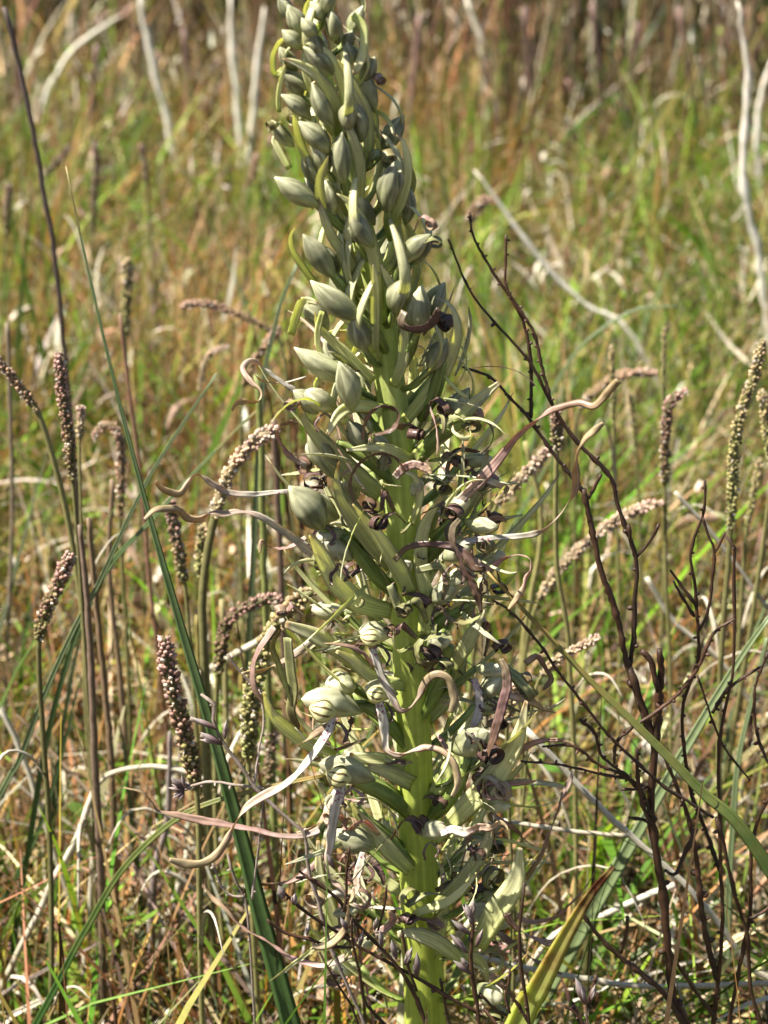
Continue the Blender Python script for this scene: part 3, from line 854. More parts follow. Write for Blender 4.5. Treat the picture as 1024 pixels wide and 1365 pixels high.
D = -.014
flower((450, 545), (408, 520), 34, -.012, [([(392, 520), (366, 503), (346, 487), (334, 482), (325, 490), (328, 500), (337, 512), (347, 522), (344, 534), (328, 535), (316, 536), (308, 546)],
        [11, 10, 11, 12, 12, 13, 13, 12, 11, 13, 11, 9], (-.014, -.030), (0, 30, 60, 110, 160, 175, 230, 290, 330, 300), 'lip', 'lip')])
flower((440, 625), (410, 590), 30, -.004, [([(409, 622), (384, 606), (369, 582), (374, 568), (388, 562), (402, 566)], 12, (-.010, -.022), (10, 40, 70, 40), 'lip_pink', 'strap')], lob=False)
flower((452, 690), (400, 660), 44, -.008, [([(392, 655), (368, 656), (339, 659), (312, 658), (297, 654), (280, 644), (262, 633), (252, 645), (240, 658), (224, 655), (215, 650), (208, 642)],
        [9, 8, 9, 11, 13, 14, 14, 14, 14, 13, 12, 7], (-.014, -.040), (0, 10, 0, 30, 20, 60, 100, 170, 200, 180), 'lip', 'lip')], lob=True)
flower((470, 745), (425, 722), 34, -.008, [([(418, 738), (392, 718), (370, 703), (345, 688), (319, 683), (300, 686), (280, 686), (266, 693), (250, 691), (238, 680), (222, 678), (206, 680), (193, 692)],
        [20, 17, 14, 13, 13, 14, 14, 14, 15, 14, 14, 13, 6], (-.014, -.046), (0, 10, 5, 20, 60, 30, 140, 180, 200, 180), 'lip', 'lip'),
        ([(408, 716), (392, 727), (374, 732), (356, 728), (349, 722), (346, 738)], 9, (-.012, -.02), (0, 50, 90, 200), 'lip_pink', 'strap')])
# right-hand lips
flower((590, 690), (626, 665), 32, -.008, [([(612, 668), (638, 643), (663, 615), (690, 580), (712, 562), (733, 547), (750, 542), (772, 537), (790, 541), (802, 532), (812, 520), (825, 508)],
        [17, 20, 21, 17, 14, 12, 12, 12, 12, 14, 15, 14], (-.012, -.036), (10, 10, 0, 20, 60, 160, 190, 150, 200), 'lip_pink', 'lip')])
flower((590, 745), (628, 722), 36, -.010, [([(618, 722), (656, 717), (688, 715), (712, 711), (730, 702), (744, 688), (756, 672), (766, 654), (768, 636), (767, 618), (770, 600), (779, 585), (792, 574), (804, 564)],
        [13, 11, 10, 11, 12, 9, 7, 6, 14, 17, 10, 14, 15, 8], (-.014, -.034), (0, 0, 0, 30, 80, 100, 30, 0, 80, 150, 190), 'lip', 'lip')])
flower((590, 785), (632, 765), 34, -.006, [([(626, 742), (649, 758), (670, 745), (690, 739), (706, 744), (709, 758), (702, 772), (698, 784), (688, 798), (678, 812)],
        [13, 16, 15, 9, 6, 8, 14, 10, 12, 5], (-.014, -.026), (0, 20, 40, 120, 100, 170, 190), 'lip_pink', 'lip')])
hd = flower((520, 770), (548, 748), 26, -.006, [([(526, 747), (544, 729), (570, 725), (600, 728), (620, 738), (632, 756), (648, 758)], [10, 11, 12, 13, 17, 18, 10], (-.014, -.026), (0, 30, 0, 20), 'lip_dark', 'lip'),
        ([(613, 692), (604, 705), (605, 724), (614, 745), (624, 766), (636, 790), (641, 816)], [9, 16, 12, 16, 18, 16, 5], (-.028, -.028), (0, 30, 60, 20, 0), 'lip_dark', 'lip')])
flower((520, 605), (500, 582), 24, -.006, [([(484, 586), (485, 566), (495, 548), (512, 540), (529, 547), (532, 561), (522, 574), (500, 580)], 13, (-.022, -.026), (55, 60, 70, 60, 30), 'lip_dark', 'strap')])
flower((480, 660), (462, 640), 22, -.002, [([(472, 668), (466, 648), (472, 626), (488, 610), (508, 604), (530, 612), (540, 632)], 8, (-.020, -.026), (30, 60, 40), 'lip_dark', 'strap')], lob=False)
flower((548, 660), (560, 640), 20, -.010, [([(527, 636), (538, 624), (552, 619), (566, 623), (576, 631)], 16, (-.024, -.028), (0, 20, 10), 'lip_pink', 'strap')], lob=False)
# middle left: white lips with magenta dots
flower((525, 845), (478, 842), 34, -.014, [([(490, 846), (497, 866), (503, 884), (511, 906), (522, 926), (533, 945), (545, 944), (556, 930), (568, 908), (583, 899), (598, 906), (606, 930), (600, 950)],
        [12, 13, 13, 14, 14, 14, 11, 12, 16, 14, 16, 18, 8], (-.020, -.026), (10, 0, 10, 20, 80, 160, 200, 170, 190), 'lip', 'lip')], inner=True)
flower((530, 925), (486, 916), 32, -.012, [([(502, 928), (508, 946), (512, 966), (514, 986), (517, 1000), (532, 1006), (552, 999), (572, 996), (592, 1003), (607, 1022), (611, 1045), (603, 1062)],
        [13, 17, 18, 14, 11, 13, 13, 12, 12, 13, 15, 8], (-.018, -.028), (0, 0, 10, 60, 170, 190, 160, 150), 'lip', 'lip')], inner=True)
flower((482, 950), (402, 932), 44, -.018, [([(444, 952), (440, 970), (430, 988), (415, 1010), (398, 1030), (380, 1046), (358, 1058), (340, 1068), (326, 1080), (316, 1094), (306, 1114), (292, 1136), (272, 1150), (250, 1152), (226, 1146)],
        [12, 15, 16, 14, 13, 14, 17, 16, 12, 11, 13, 16, 14, 17, 8], (-.024, -.048), (0, 0, 20, 40, 20, 10, 70, 150, 180, 160, 180), 'lip', 'lip')], inner=True)
flower((500, 1040), (425, 1018), 42, -.020, [([(455, 1038), (452, 1058), (447, 1080), (443, 1104), (440, 1130), (437, 1152), (442, 1172), (455, 1182), (464, 1196), (465, 1216), (460, 1238), (444, 1256), (428, 1262), (416, 1262)],
        [18, 22, 20, 17, 17, 15, 13, 18, 12, 9, 11, 13, 16, 9], (-.026, -.036), (0, 0, 0, 10, 60, 120, 100, 170, 190, 180), 'lip', 'lip')], inner=True, lobmat='lip_pink')
flower((460, 1100), (432, 1088), 22, -.012, [([(426, 1106), (406, 1114), (384, 1115), (366, 1113), (342, 1107), (319, 1103), (296, 1098), (276, 1095), (256, 1091), (238, 1087), (222, 1084), (208, 1080), (201, 1068), (188, 1056), (165, 1050)],
        [14, 11, 10, 10, 11, 11, 12, 15, 15, 13, 11, 8, 9, 7, 4], (-.018, -.020), (0, 0, 20, 50, 20, 0, 40, 90, 40), 'lip_pink', 'lip')], lob=False)
flower((500, 1130), (450, 1118), 44, -.014, [([(484, 1136), (481, 1152), (476, 1170), (476, 1184), (468, 1200), (462, 1208)], [10, 15, 15, 12, 11, 5], (-.022, -.028), (0, 10, 30, 90), 'lip', 'lip'),
        ([(490, 1142), (500, 1152), (509, 1166), (512, 1180)], [12, 13, 12, 5], (-.020, -.022), (0, 20), 'lip_dark', 'strap')], hoodmat='bud')
flower((500, 1250), (478, 1262), 22, -.010, [([(469, 1272), (450, 1281), (430, 1287), (406, 1283), (386, 1276), (366, 1262), (350, 1252), (333, 1243), (316, 1230), (304, 1216), (294, 1206), (284, 1198), (276, 1186), (273, 1172)],
        [12, 13, 12, 11, 11, 9, 11, 12, 10, 11, 10, 10, 8, 4], (-.014, .002), (0, 20, 10, 40, 80, 60, 20, 60), 'lip_pink', 'lip')], lob=False)
# lower right
flower((600, 1000), (650, 975), 46, -.014, [([(668, 878), (675, 893), (676, 915), (670, 940), (663, 965), (656, 990), (650, 1008)], [12, 17, 18, 18, 17, 16, 10], (-.022, -.026), (30, 10, 10, 0, 20, 60), 'lip_dark', 'strap')], hoodmat='bud', lob=False)
flower((640, 925), (668, 905), 30, -.006, [([(632, 905), (640, 935), (634, 962), (625, 978)], [12, 16, 16, 10], (-.010, -.012), (0, 0), 'white_lip', 'even')], hoodmat='hood')
flower((640, 1020), (672, 1010), 30, -.004, [([(684, 1010), (697, 998), (714, 989), (735, 986), (752, 987), (766, 992)], [14, 12, 12, 9, 8, 5], (-.010, -.020), (0, 20, 40), 'lip_pink', 'even'),
        ([(765, 1026), (759, 1044), (750, 1062), (746, 1078), (739, 1094), (731, 1118), (722, 1140), (712, 1156), (700, 1172)], [4, 12, 14, 7, 14, 15, 8, 9, 11], (-.008, -.006), (0, 60, 80, 150, 180), 'lip_pink', 'even')])
flower((560, 1112), (596, 1104), 30, -.014, [([(588, 1112), (602, 1106), (620, 1109), (638, 1102), (654, 1103), (666, 1096), (674, 1100), (678, 1108)], [10, 15, 19, 18, 17, 14, 9, 4], (-.020, -.026), (-20, 10, 40, 20, 60), 'lip', 'lip')])
flower((620, 1220), (660, 1215), 32, -.006, [([(689, 1219), (700, 1227), (718, 1228), (742, 1221), (758, 1206), (770, 1194), (782, 1180), (794, 1160)], [12, 9, 8, 9, 13, 16, 11, 4], (-.008, -.004), (0, 20, 60, 100, 60), 'lip_pink', 'even')])
flower((570, 800), (610, 780), 34, -.006, [([(598, 812), (620, 798), (636, 802), (640, 818), (626, 830), (604, 828), (590, 815)], 15, (-.016, -.020), (60, 40, 60, 40), 'lip_green', 'strap')])
flower((570, 860), (600, 850), 28, -.006, [([(604, 852), (580, 848), (560, 858), (556, 872), (566, 884), (584, 880)], 16, (-.018, -.020), (60, 50, 50), 'lip_green', 'strap')])

# ---- rolled lips: x, y, radius, turns, ribbon width, depth, tilt, material, start
CO = [
    (507, 105, 9, 2.4, 9, -.004, (.6, .9), 'lip_pink', 0), (576, 298, 10, 1.6, 8, -.012, (.3, .3), 'lip_pink', 1), (581, 322, 11, 1.5, 10, -.012, (-.2, .4), 'lip_green', 3),
    (520, 212, 16, 1.0, 14, -.008, (.1, .8), 'lip_green', 1), (494, 672, 15, 1.5, 12, -.018, (.3, .3), 'lip_dark', .5), (506, 697, 13, 1.9, 11, -.020, (.2, .1), 'lip_dark', 2),
    (592, 650, 13, 1.8, 10, -.006, (.3, .4), 'lip_green', 0), (606, 682, 15, 1.9, 14, -.014, (.3, .3), 'lip_dark', 3), (615, 615, 12, 1.3, 10, -.006, (.6, .1), 'lip_dark', 0),
    (554, 577, 11, 2.6, 16, -.012, (1.5, .2), 'lip_dark', 0), (594, 545, 12, 1.6, 10, -.008, (.5, .3), 'lip_dark', 1), (640, 556, 15, 1.3, 12, -.006, (.6, .0), 'lip_pink', 2),
    (626, 568, 17, 1.4, 12, -.012, (.2, .2), 'lip_green', 4), (560, 800, 14, 1.5, 10, -.010, (.3, .5), 'lip_dark', 0), (540, 812, 12, 1.4, 10, -.018, (.4, .4), 'lip_green', 3),
    (576, 872, 14, 1.8, 12, -.016, (.3, .5), 'lip_dark', 1), (592, 886, 12, 1.6, 12, -.018, (.5, .3), 'lip_green', 3), (700, 910, 26, .8, 12, -.006, (.6, .2), 'lip_green', 1),
    (655, 1004, 17, 1.6, 14, -.022, (.3, .4), 'lip_dark', 2), (671, 1052, 18, 1.7, 13, -.014, (.2, .2), 'lip', 1), (560, 1100, 14, 1.6, 12, -.014, (.4, .4), 'lip_dark', 1),
    (548, 1195, 15, 1.4, 11, -.016, (.2, .2), 'lip_green', 2), (545, 1225, 12, 1.8, 12, -.014, (.5, .2), 'lip_dark', 3), (580, 1230, 12, 1.5, 9, -.012, (.2, .2), 'lip_pink', 0),
    (660, 1170, 22, 1.2, 10, -.008, (.4, .2), 'lip_green', 1), (640, 1190, 20, 1.3, 12, -.006, (.2, .5), 'lip_dark', 4), (425, 1200, 17, 1.3, 13, -.012, (.2, .4), 'lip', 2),
    (436, 1090, 13, 1.2, 9, -.018, (.4, .2), 'lip_pink', 0), (468, 1100, 13, 1.1, 9, -.018, (.4, -.2), 'lip_pink', 2), (376, 812, 11, 1.4, 9, -.012, (.1, .9), 'lip_pink', 0),
    (386, 540, 10, 1.4, 9, -.016, (.2, .4), 'lip_pink', 1), (428, 722, 15, 1.5, 13, -.010, (.4, .3), 'lip_green', 2), (410, 620, 16, 1.2, 10, -.006, (.4, .3), 'lip_dark', 2),
    (600, 430, 14, 1.3, 12, -.002, (.4, .4), 'lip_dark', 2), (596, 470, 13, 1.3, 9, .000, (.3, .4), 'lip_green', 0), (520, 840, 12, 1.3, 8, -.018, (.4, .3), 'lip_dark', 0),
    (440, 620, 12, 1.6, 9, .002, (.4, .2), 'lip_dark', 0), (470, 760, 13, 1.4, 9, .004, (.3, .3), 'lip_dark', 2), (640, 700, 14, 1.5, 9, .004, (.5, .3), 'lip_pink', 2),
    (660, 690, 10, 1.5, 8, -.004, (.5, .3), 'lip_dark', 2), (655, 640, 11, 1.6, 8, .000, (.5, .3), 'lip_pink', 4), (670, 860, 13, 1.4, 9, -.004, (.2, .6), 'lip_dark', 2),
    (590, 1070, 13, 1.4, 9, -.006, (.2, .6), 'lip_dark', 2), (640, 1140, 13, 1.4, 9, -.010, (.2, .6), 'lip_dark', 2), (545, 890, 14, 1.2, 12, -.004, (.8, .2), 'lip_dark', 2),
    (390, 160, 8, 1.4, 6, -.004, (.4, .2), 'lip_green', 2), (362, 168, 8, 1.5, 9, -.008, (.8, .2), 'lip_green', 2),
]
for (x, y, r, tn, w, d, tl, mt, st) in CO:
    coilpx('rolled_lip', mt, orchid, x, y, r, tn, w, d, tl, st, drift=rnd.uniform(-.6, .6))
# small arcs and dark crinkled pieces
AR = [
    ([(540, 415), (535, 430), (548, 438), (568, 436), (580, 424), (584, 410)], 13, (-.018, -.020), (20, 50, 30, 0), 'lip_dark'),
    ([(388, 446), (400, 405), (412, 400), (424, 404)], 12, (-.004, -.014), (0, 40), 'bract'),
    ([(430, 415), (424, 440), (425, 462), (434, 480)], 9, (-.014, -.010), (0, 30), 'bract'),
    ([(460, 272), (440, 262), (430, 255), (416, 280)], 6, (-.004, -.004), (0, 30), 'lip_green'),
    ([(378, 92), (366, 100), (364, 74), (374, 54), (390, 46)], 9, (-.002, -.008), (0, 60), 'bract'),
    ([(386, 225), (372, 200), (366, 186), (376, 176)], 10, (-.004, -.002), (0, 20), 'bract'),
    ([(372, 150), (371, 130), (374, 110), (380, 86)], 7, (-.012, -.012), (0, 20), 'bract'),
    ([(500, 148), (512, 154), (522, 168), (526, 182)], 6, (.0, -.006), (0, 20), 'bract'),
    ([(470, 20), (484, 36), (484, 70), (472, 100)], 13, (-.006, -.008), (0, 10), 'bract'),
    ([(392, 940), (378, 905), (370, 885), (362, 860), (374, 838)], 12, (-.014, -.016), (20, 40, 60), 'lip_green'),
    ([(366, 836), (344, 870), (338, 892), (340, 918), (358, 940), (376, 945)], 11, (-.020, -.016), (20, 60, 40, 60), 'lip_pink'),
    ([(384, 850), (388, 890), (392, 920), (388, 950), (398, 972)], 15, (-.018, -.012), (20, 30, 10), 'lip_green'),
    ([(700, 884), (716, 874), (728, 890), (736, 905), (724, 920)], 11, (-.006, -.006), (20, 60, 30), 'lip_pink'),
    ([(672, 888), (688, 905), (700, 925), (703, 950)], 13, (-.004, -.004), (0, 20), 'lip_green'),
    ([(655, 1055), (672, 1046), (690, 1044), (716, 1040)], 8, (-.012, -.014), (10, 40), 'lip_pink'),
    ([(470, 1205), (486, 1210), (492, 1195), (478, 1186), (462, 1192)], 9, (-.020, -.022), (40, 60, 30), 'lip_pink'),
    ([(500, 1244), (516, 1236), (524, 1224), (516, 1214)], 11, (-.018, -.020), (0, 30), 'lip_pink'),
    ([(600, 640), (596, 625), (608, 600), (640, 602)], 7, (-.004, -.002), (30, 30), 'lip_dark'),
    ([(640, 700), (655, 692), (668, 690), (676, 696)], 9, (-.006, -.008), (0, 50), 'lip_pink'),
    ([(650, 640), (666, 646), (676, 652), (672, 658)], 10, (-.006, -.008), (0, 30), 'lip'),
    ([(520, 780), (528, 800), (536, 820), (546, 812)], 12, (-.016, -.018), (0, 40), 'lip_green'),
    ([(556, 760), (588, 755), (596, 775), (590, 800)], 11, (-.012, -.014), (0, 40), 'lip_green'),
    ([(420, 1240), (440, 1300), (452, 1322)], 10, (.004, .004), (0, 40), 'bract'),
    ([(560, 1260), (600, 1265), (640, 1280), (650, 1310)], 16, (.004, .006), (0, 40), 'bract'),
]
for pts, w, dep, tw, mt in AR:
    strip('curled_sepal' if mt != 'bract' else 'bract', mt, orchid, pts, w, dep, tw, prof='strap', thick=.08, wave=.03)
# the tangle of thin pale strands, shrivelled sepals and petals on the open part of the spike
ztop, zbot = float(at(520, 470, 0)[2]), float(at(560, 1330, 0)[2])
made = 0
while made < 295:
    z = zbot + (ztop - zbot) * rnd.random()
    c, r = stem_at(z)
    aa = rnd.random() * 2 * math.pi
    out = np.array([math.cos(aa), math.sin(aa), 0.0]); sd = np.cross([0, 0, 1.0], out); up = np.array([0, 0, 1.0])
    if out[1] < -.3 and abs(out[0]) < .6 and rnd.random() < .85: continue
    made += 1
    p = c + out * (r + rnd.uniform(.000, .021)) + up * rnd.uniform(-.004, .004)
    kind = rnd.random()
    L = rnd.uniform(.010, .032) if kind < .62 else rnd.uniform(.006, .017)
    dr = unit(out * rnd.uniform(.2, 1) + up * rnd.uniform(-.5, 1.2) + sd * rnd.uniform(-.6, .6))
    P = [p]; curl = rnd.uniform(-.25, .25) if kind < .62 else rnd.choice((-1, 1)) * rnd.uniform(.4, 1.1)
    bx = unit(np.cross(dr, unit(np.array([rnd.uniform(-1, 1), rnd.uniform(-1, 1), rnd.uniform(-1, 1)]))))
    for q in range(6):
        dr = unit(dr + np.cross(bx, dr) * curl * (.5 + q * .25)); P.append(P[-1] + dr * L / 6)
    n_ = 20; Cc = catmull(P, n_); T = np.gradient(Cc, axis=0)
    tt = rnd.uniform(-2, 2)
    S = [bx * math.cos(tt * i / n_) + np.cross(unit(T[i]), bx) * math.sin(tt * i / n_) for i in range(n_)]
    wmax = rnd.uniform(.0007, .0020) if kind < .62 else rnd.uniform(.0007, .0018)
    mt = rnd.choices(['bract', 'hood', 'lip_green', 'lip_pink', 'lip_dark', 'lip'], [5, 4, .8, .8, .5, 1.2] if kind < .62 else [1.2, 2, 1.6, 1.6, 2.6, 1])[0]
    g = G(); g.ribbon(Cc, np.interp(np.linspace(0, 1, n_), [0, .3, .8, 1], [.5, 1, .8, .15]) * wmax, np.array(S), thick=.08, fold=.2, wave=.08, u0=rnd.random() * 6)
    g.build('curled_petal', M[mt], orchid)
# long narrow bracts between the buds of the upper spike
for i in range(22):
    z = float(at(500, 420, 0)[2]) + (float(at(430, 40, 0)[2]) - float(at(500, 420, 0)[2])) * (i + rnd.random()) / 22
    c, r = stem_at(z - .016); aa = i * ga * 1.31 + 4.0
    out = np.array([math.cos(aa), math.sin(aa), 0.0]); sd = np.cross([0, 0, 1.0], out); up = np.array([0, 0, 1.0])
    L = rnd.uniform(.024, .034) * (1 - .3 * i / 22); k = rnd.uniform(.26, .40); ln = rnd.uniform(-.25, .1)
    Cc = catmull([c + out * r * .8, c + out * L * k + up * L * .25, c + out * L * k * 1.35 + up * L * .6 + sd * ln * L * .4, c + out * L * k * .95 + up * L * .92 + sd * ln * L, c + out * L * k * .4 + up * L * 1.1 + sd * ln * L * 1.3], 22)
    g = G(); g.ribbon(Cc, np.interp(np.linspace(0, 1, 22), [0, .2, .5, .85, 1], [.6, .85, 1, .55, .04]) * rnd.uniform(.0026, .0036), np.tile(sd, (22, 1)), thick=.04, fold=-.16)
    g.build('bract', M['bract'], orchid)
# leaves at the foot
for k, (dx, h, aa) in enumerate([(-.05, .13, 2.7), (.05, .12, .4), (.02, .10, -1.2), (-.02, .15, 1.6)]):
    o_ = np.array([math.cos(aa), math.sin(aa), 0])
    P = [base_pt + o_ * .004, base_pt + o_ * .03 + np.array([0, 0, h * .5]), base_pt + o_ * .06 + np.array([0, 0, h * .85]), base_pt + o_ * .11 + np.array([0, 0, h * .8])]
    Cc = catmull(P, 24); sd = np.cross([0, 0, 1], o_)
    g = G(); g.ribbon(Cc, np.interp(np.linspace(0, 1, 24), [0, .4, 1], [.014, .024, .002]), np.tile(sd, (24, 1)), thick=.03, fold=.15, wave=.02)
    g.build('leaf', M['bract'], orchid)

# ------------------------------------------------------------------ single grass blades
def blade(label, pts, w, mat='blade', Y=0., dep=0., tw=0, fold=.18, group=None, cat='grass blade', name='grass_blade', prof='blade', thick=.06):
    """pts run from the tip down; the foot is carried on to the soil."""
    n = 60
    C = curve3(pts, dep, n, True, Y)[::-1]
    if isinstance(w, (int, float)):
        W = wid(C, w, prof)
    else:
        k = np.interp(np.linspace(0, 1, n), np.linspace(0, 1, len(w)), w); W = np.array([k[i] * pxm(C[i]) for i in range(n)])
    g = G(); g.ribbon(C, W, sides_for(C, np.radians(interp(tw, n))), thick=thick, fold=fold)
    o = g.build(name, M[mat], None, C[0])
    return tag(o, label, cat, group)

GG = 'single grass blades around the orchid'
blade('broad blue-green grass blade slanting up left of the orchid, its tip top left', [(88, 222), (112, 335), (136, 440), (165, 560), (200, 690), (240, 830), (280, 965), (320, 1110), (352, 1235), (388, 1365)],
      [28, 28, 27, 27, 24, 18, 12, 7, 4, 2], 'blade', dep=(.012, -.006), group=GG)
blade('broad green grass blade with orange tip slanting down to the right edge', [(650, 762), (700, 815), (780, 900), (850, 968), (930, 1050), (1024, 1156)],
      [34, 34, 32, 28, 18, 10, 4], 'blade_tan', dep=(-.016, -.03), group=GG)
o = blade('withering yellow-green leaf with burnt brown tip at bottom right of the stem', [(818, 1155), (785, 1195), (752, 1250), (715, 1320), (690, 1365)],
          [66, 64, 56, 46, 30, 7], 'blade_yellow', dep=(-.046, -.034), tw=(20, 10), cat='leaf', name='withered_leaf')
blade('thick pale blue-green stalk-like blade curving to upper right behind the red twigs', [(1026, 822), (992, 870), (943, 949), (885, 1048), (852, 1106), (761, 1263), (717, 1342)], [26, 26, 24, 22, 17, 12, 6], 'blade_glaucous', Y=.07, group=GG, fold=.3)
blade('narrow upright pale green blade near the right edge behind the thick pale one', [(1022, 850), (1003, 930), (985, 1010), (978, 1085), (972, 1180), (968, 1300)], [11, 11, 10, 8, 4], 'blade_glaucous', Y=.10, group=GG)
blade('green thin blade arching from lower left across behind the ribbon petals', [(430, 1034), (373, 1046), (290, 1067), (232, 1094), (166, 1156), (120, 1230), (80, 1305)], [6, 8, 10, 9, 8, 5], 'blade_tan', Y=.035, group=GG)
blade('upper one of two thin blades crossing behind the broad blue-green blade', [(289, 498), (219, 603), (180, 673), (129, 783), (103, 830), (62, 920), (25, 1015), (0, 1060)], [6, 8, 8, 7, 3], 'blade_glaucous', Y=.10, group=GG)
blade('lower one of two thin blades crossing behind the broad blue-green blade', [(345, 545), (312, 576), (250, 640), (203, 692), (148, 752), (117, 812), (90, 880), (60, 1000), (40, 1120)], [6, 8, 8, 7, 3], 'blade', Y=.13, group=GG)
blade('slim green blade standing beside the grey stalks at lower left', [(158, 960), (166, 1003), (176, 1100), (190, 1210), (196, 1310)], [9, 8, 7, 3], 'blade', Y=.16, group=GG)
blade('pointed green blade leaning right at left edge near the bottom', [(106, 905), (84, 1000), (50, 1110), (10, 1190), (-30, 1260)], [9, 8, 7, 3], 'blade', Y=.14, group=GG)
blade('long thin green blade rising steeply through left edge stems', [(115, 815), (96, 900), (80, 1000), (70, 1120), (84, 1250), (70, 1350)], [9, 8, 7, 3], 'blade', Y=.18, group=GG)
blade('green blade crossing low behind the dark twigs at lower right', [(975, 1190), (900, 1240), (800, 1300), (720, 1350), (690, 1375)], [11, 9, 8, 3], 'blade_glaucous', Y=.13, group=GG)
blade('pale green blade behind the sharp left twig at lower centre', [(520, 905), (480, 1010), (400, 1150), (330, 1262), (300, 1330)], [8, 7, 6, 3], 'blade_glaucous', Y=.11, group=GG)
blade('arching tan grass stem right of the upper orchid buds', [(905, 408), (850, 412), (800, 440), (760, 480), (720, 560), (700, 650), (690, 760)], [5, 6, 5, 3], 'blade_glaucous', Y=.42, group=GG)
blade('blurred green blade leaning right behind the red twig fork', [(640, 770), (690, 690), (740, 600), (742, 590)][::-1], [9, 9, 8, 3], 'blade', Y=.30, group=GG)
blade('pale dry blade rising behind the left side buds', [(396, 352), (376, 400), (366, 440), (352, 500), (345, 600), (340, 700)], [8, 9, 9, 4], 'blade_glaucous', Y=.22, group=GG)
blade('thin straight blade at the far right edge low down', [(1024, 800), (1000, 860), (975, 950), (968, 1010), (960, 1120)], [9, 8, 6, 3], 'blade_glaucous', Y=.2, group=GG)
blade('broad bright green leaf low behind the bottom left of the broad blade', [(445, 1030), (420, 1110), (400, 1180), (392, 1260), (390, 1340)], [16, 18, 14, 3], 'blade', Y=.3, group=GG)

# ------------------------------------------------------------------ plantain spikes
PAL = {
    'pink': [(.36, .22, .18), (.30, .18, .12), (.22, .15, .07)],
    'pale': [(.44, .28, .24), (.40, .28, .19), (.32, .25, .14)],
    'dark': [(.20, .11, .10), (.15, .09, .06), (.13, .12, .05)],
    'olive': [(.36, .25, .15), (.26, .22, .09), (.20, .20, .07)],
    'mixed': [(.33, .19, .17), (.17, .09, .07), (.14, .12, .045)],
}
def spike(label, head, w, pal, Y, stalk, ws=7, scol=(.22, .20, .08)):
    hp = head; full = head + stalk
    n1 = 40
    base3 = curve3(full, 0, 60, True, Y)
    foot = base3[-1].copy()
    t = thing('plantain_spike', label, 'plantain', foot, 'plantain seed spikes standing in the grass')
    # stalk from just inside the head down to the soil
    sp_ = [head[-2], head[-1]] + stalk if len(head) > 1 else head + stalk
    C = curve3(sp_, 0, 36, True, Y)
    q_ = np.linspace(0, 1, 36); bx, by = rnd.uniform(-.006, .006), rnd.uniform(-.005, .005)
    C = C + np.stack([np.sin(q_ * math.pi * 1.7) * bx * q_, np.sin(q_ * math.pi * 2.1) * by * q_, 0 * q_], -1)
    Wm = interp([ws * .62, ws * .66, ws * .6], 36); W = np.array([Wm[i] * pxm(C[i]) for i in range(36)])
    c = np.array(scol) * rnd.uniform(.8, 1.2)
    g = G(); g.tube(C, W * .5, sides=7, lump=.08, col=c); g.build('stalk', M['stalk'], t)
    H = curve3(head, 0, 60, False, Y)
    cum = np.concatenate([[0], np.cumsum(np.linalg.norm(np.diff(H, axis=0), axis=1))]); L = cum[-1]
    wm = w * .92 * pxm(H[0])
    g = G()
    core = np.interp(np.linspace(0, 1, 60), [0, .12, .8, 1], [.35, .62, .62, .4]) * wm * .5
    P3 = [np.array(x) * 1.25 + np.array((.03, .025, .01)) for x in PAL[pal]]
    def pc(v):
        v = min(max(v, 0), 1)
        return P3[0] * (1 - v * 2) + P3[1] * v * 2 if v < .5 else P3[1] * (2 - v * 2) + P3[2] * (v * 2 - 1)
    g.tube(H, core, sides=8, lump=.1, col=P3[2] * .5)
    step = max(wm * .20, .0009); ns = int(L / step); per = 6
    T = np.gradient(H, axis=0)
    for i in range(ns):
        s = (i + .5) / ns; q = np.interp(s * L, cum, np.arange(60)); j = int(min(q, 58)); f = q - j
        p = H[j] * (1 - f) + H[j + 1] * f; ax = unit(T[j]); a = unit(np.cross(ax, [.3, .2, .9])); b = np.cross(ax, a)
        env = min(1, .45 + s * 6) * (1 if s < .85 else 1 - (s - .85) * 2)
        for k in range(per):
            th = 2 * math.pi * (k / per) + i * .52 + rnd.uniform(-.35, .35)
            rd = a * math.cos(th) + b * math.sin(th)
            col = pc(s + rnd.uniform(-.3, .3)) * rnd.uniform(.5, 1.45)
            gap = .5 + .5 * math.sin(i * .37 + Y * 40 + k)
            if rnd.random() < .06 + .12 * gap: continue
            sz = wm * .17 * rnd.uniform(.55, 1.35)
            if rnd.random() < .10:
                # a loose dry anther standing off the spike
                col = np.array((.60, .50, .40)) * rnd.uniform(.6, 1.1); e = p + rd * wm * rnd.uniform(.42, .62) - ax * wm * rnd.uniform(-.2, .3)
                g.egg(p + rd * wm * .3, e - p - rd * wm * .3, float(np.linalg.norm(e - p - rd * wm * .3)) + 1e-5, wm * .05, seg=4, rings=2, col=col)
            g.egg(p + rd * wm * .20 * env, unit(rd - ax * .55), sz * 1.9 * env, sz * .82, seg=5, rings=3, col=col)
    g.build('seed_head', M['seed'], t)
    for q in range(rnd.choice((1, 2, 2))):
        i = rnd.randint(8, 30); p = C[i]; o_ = unit(np.array([rnd.uniform(-1, 1), rnd.uniform(-1, 1), .3])); Ls = rnd.uniform(.02, .05)
        Cc = catmull([p, p + o_ * Ls * .3 + np.array([0, 0, Ls * .5]), p + o_ * Ls * .8 + np.array([0, 0, Ls * .6]), p + o_ * Ls * 1.2 + np.array([0, 0, Ls * rnd.uniform(-.3, .4)])], 14)
        g = G(); g.ribbon(Cc, np.interp(np.linspace(0, 1, 14), [0, .4, 1], [.7, 1, .1]) * W[i] * 1.1, np.tile(unit(np.cross(o_, [0, 0, 1.0])), (14, 1)), thick=.1, fold=.3, wave=.1)
        g.build('dry_leaf', M['straw'], t)
    return t

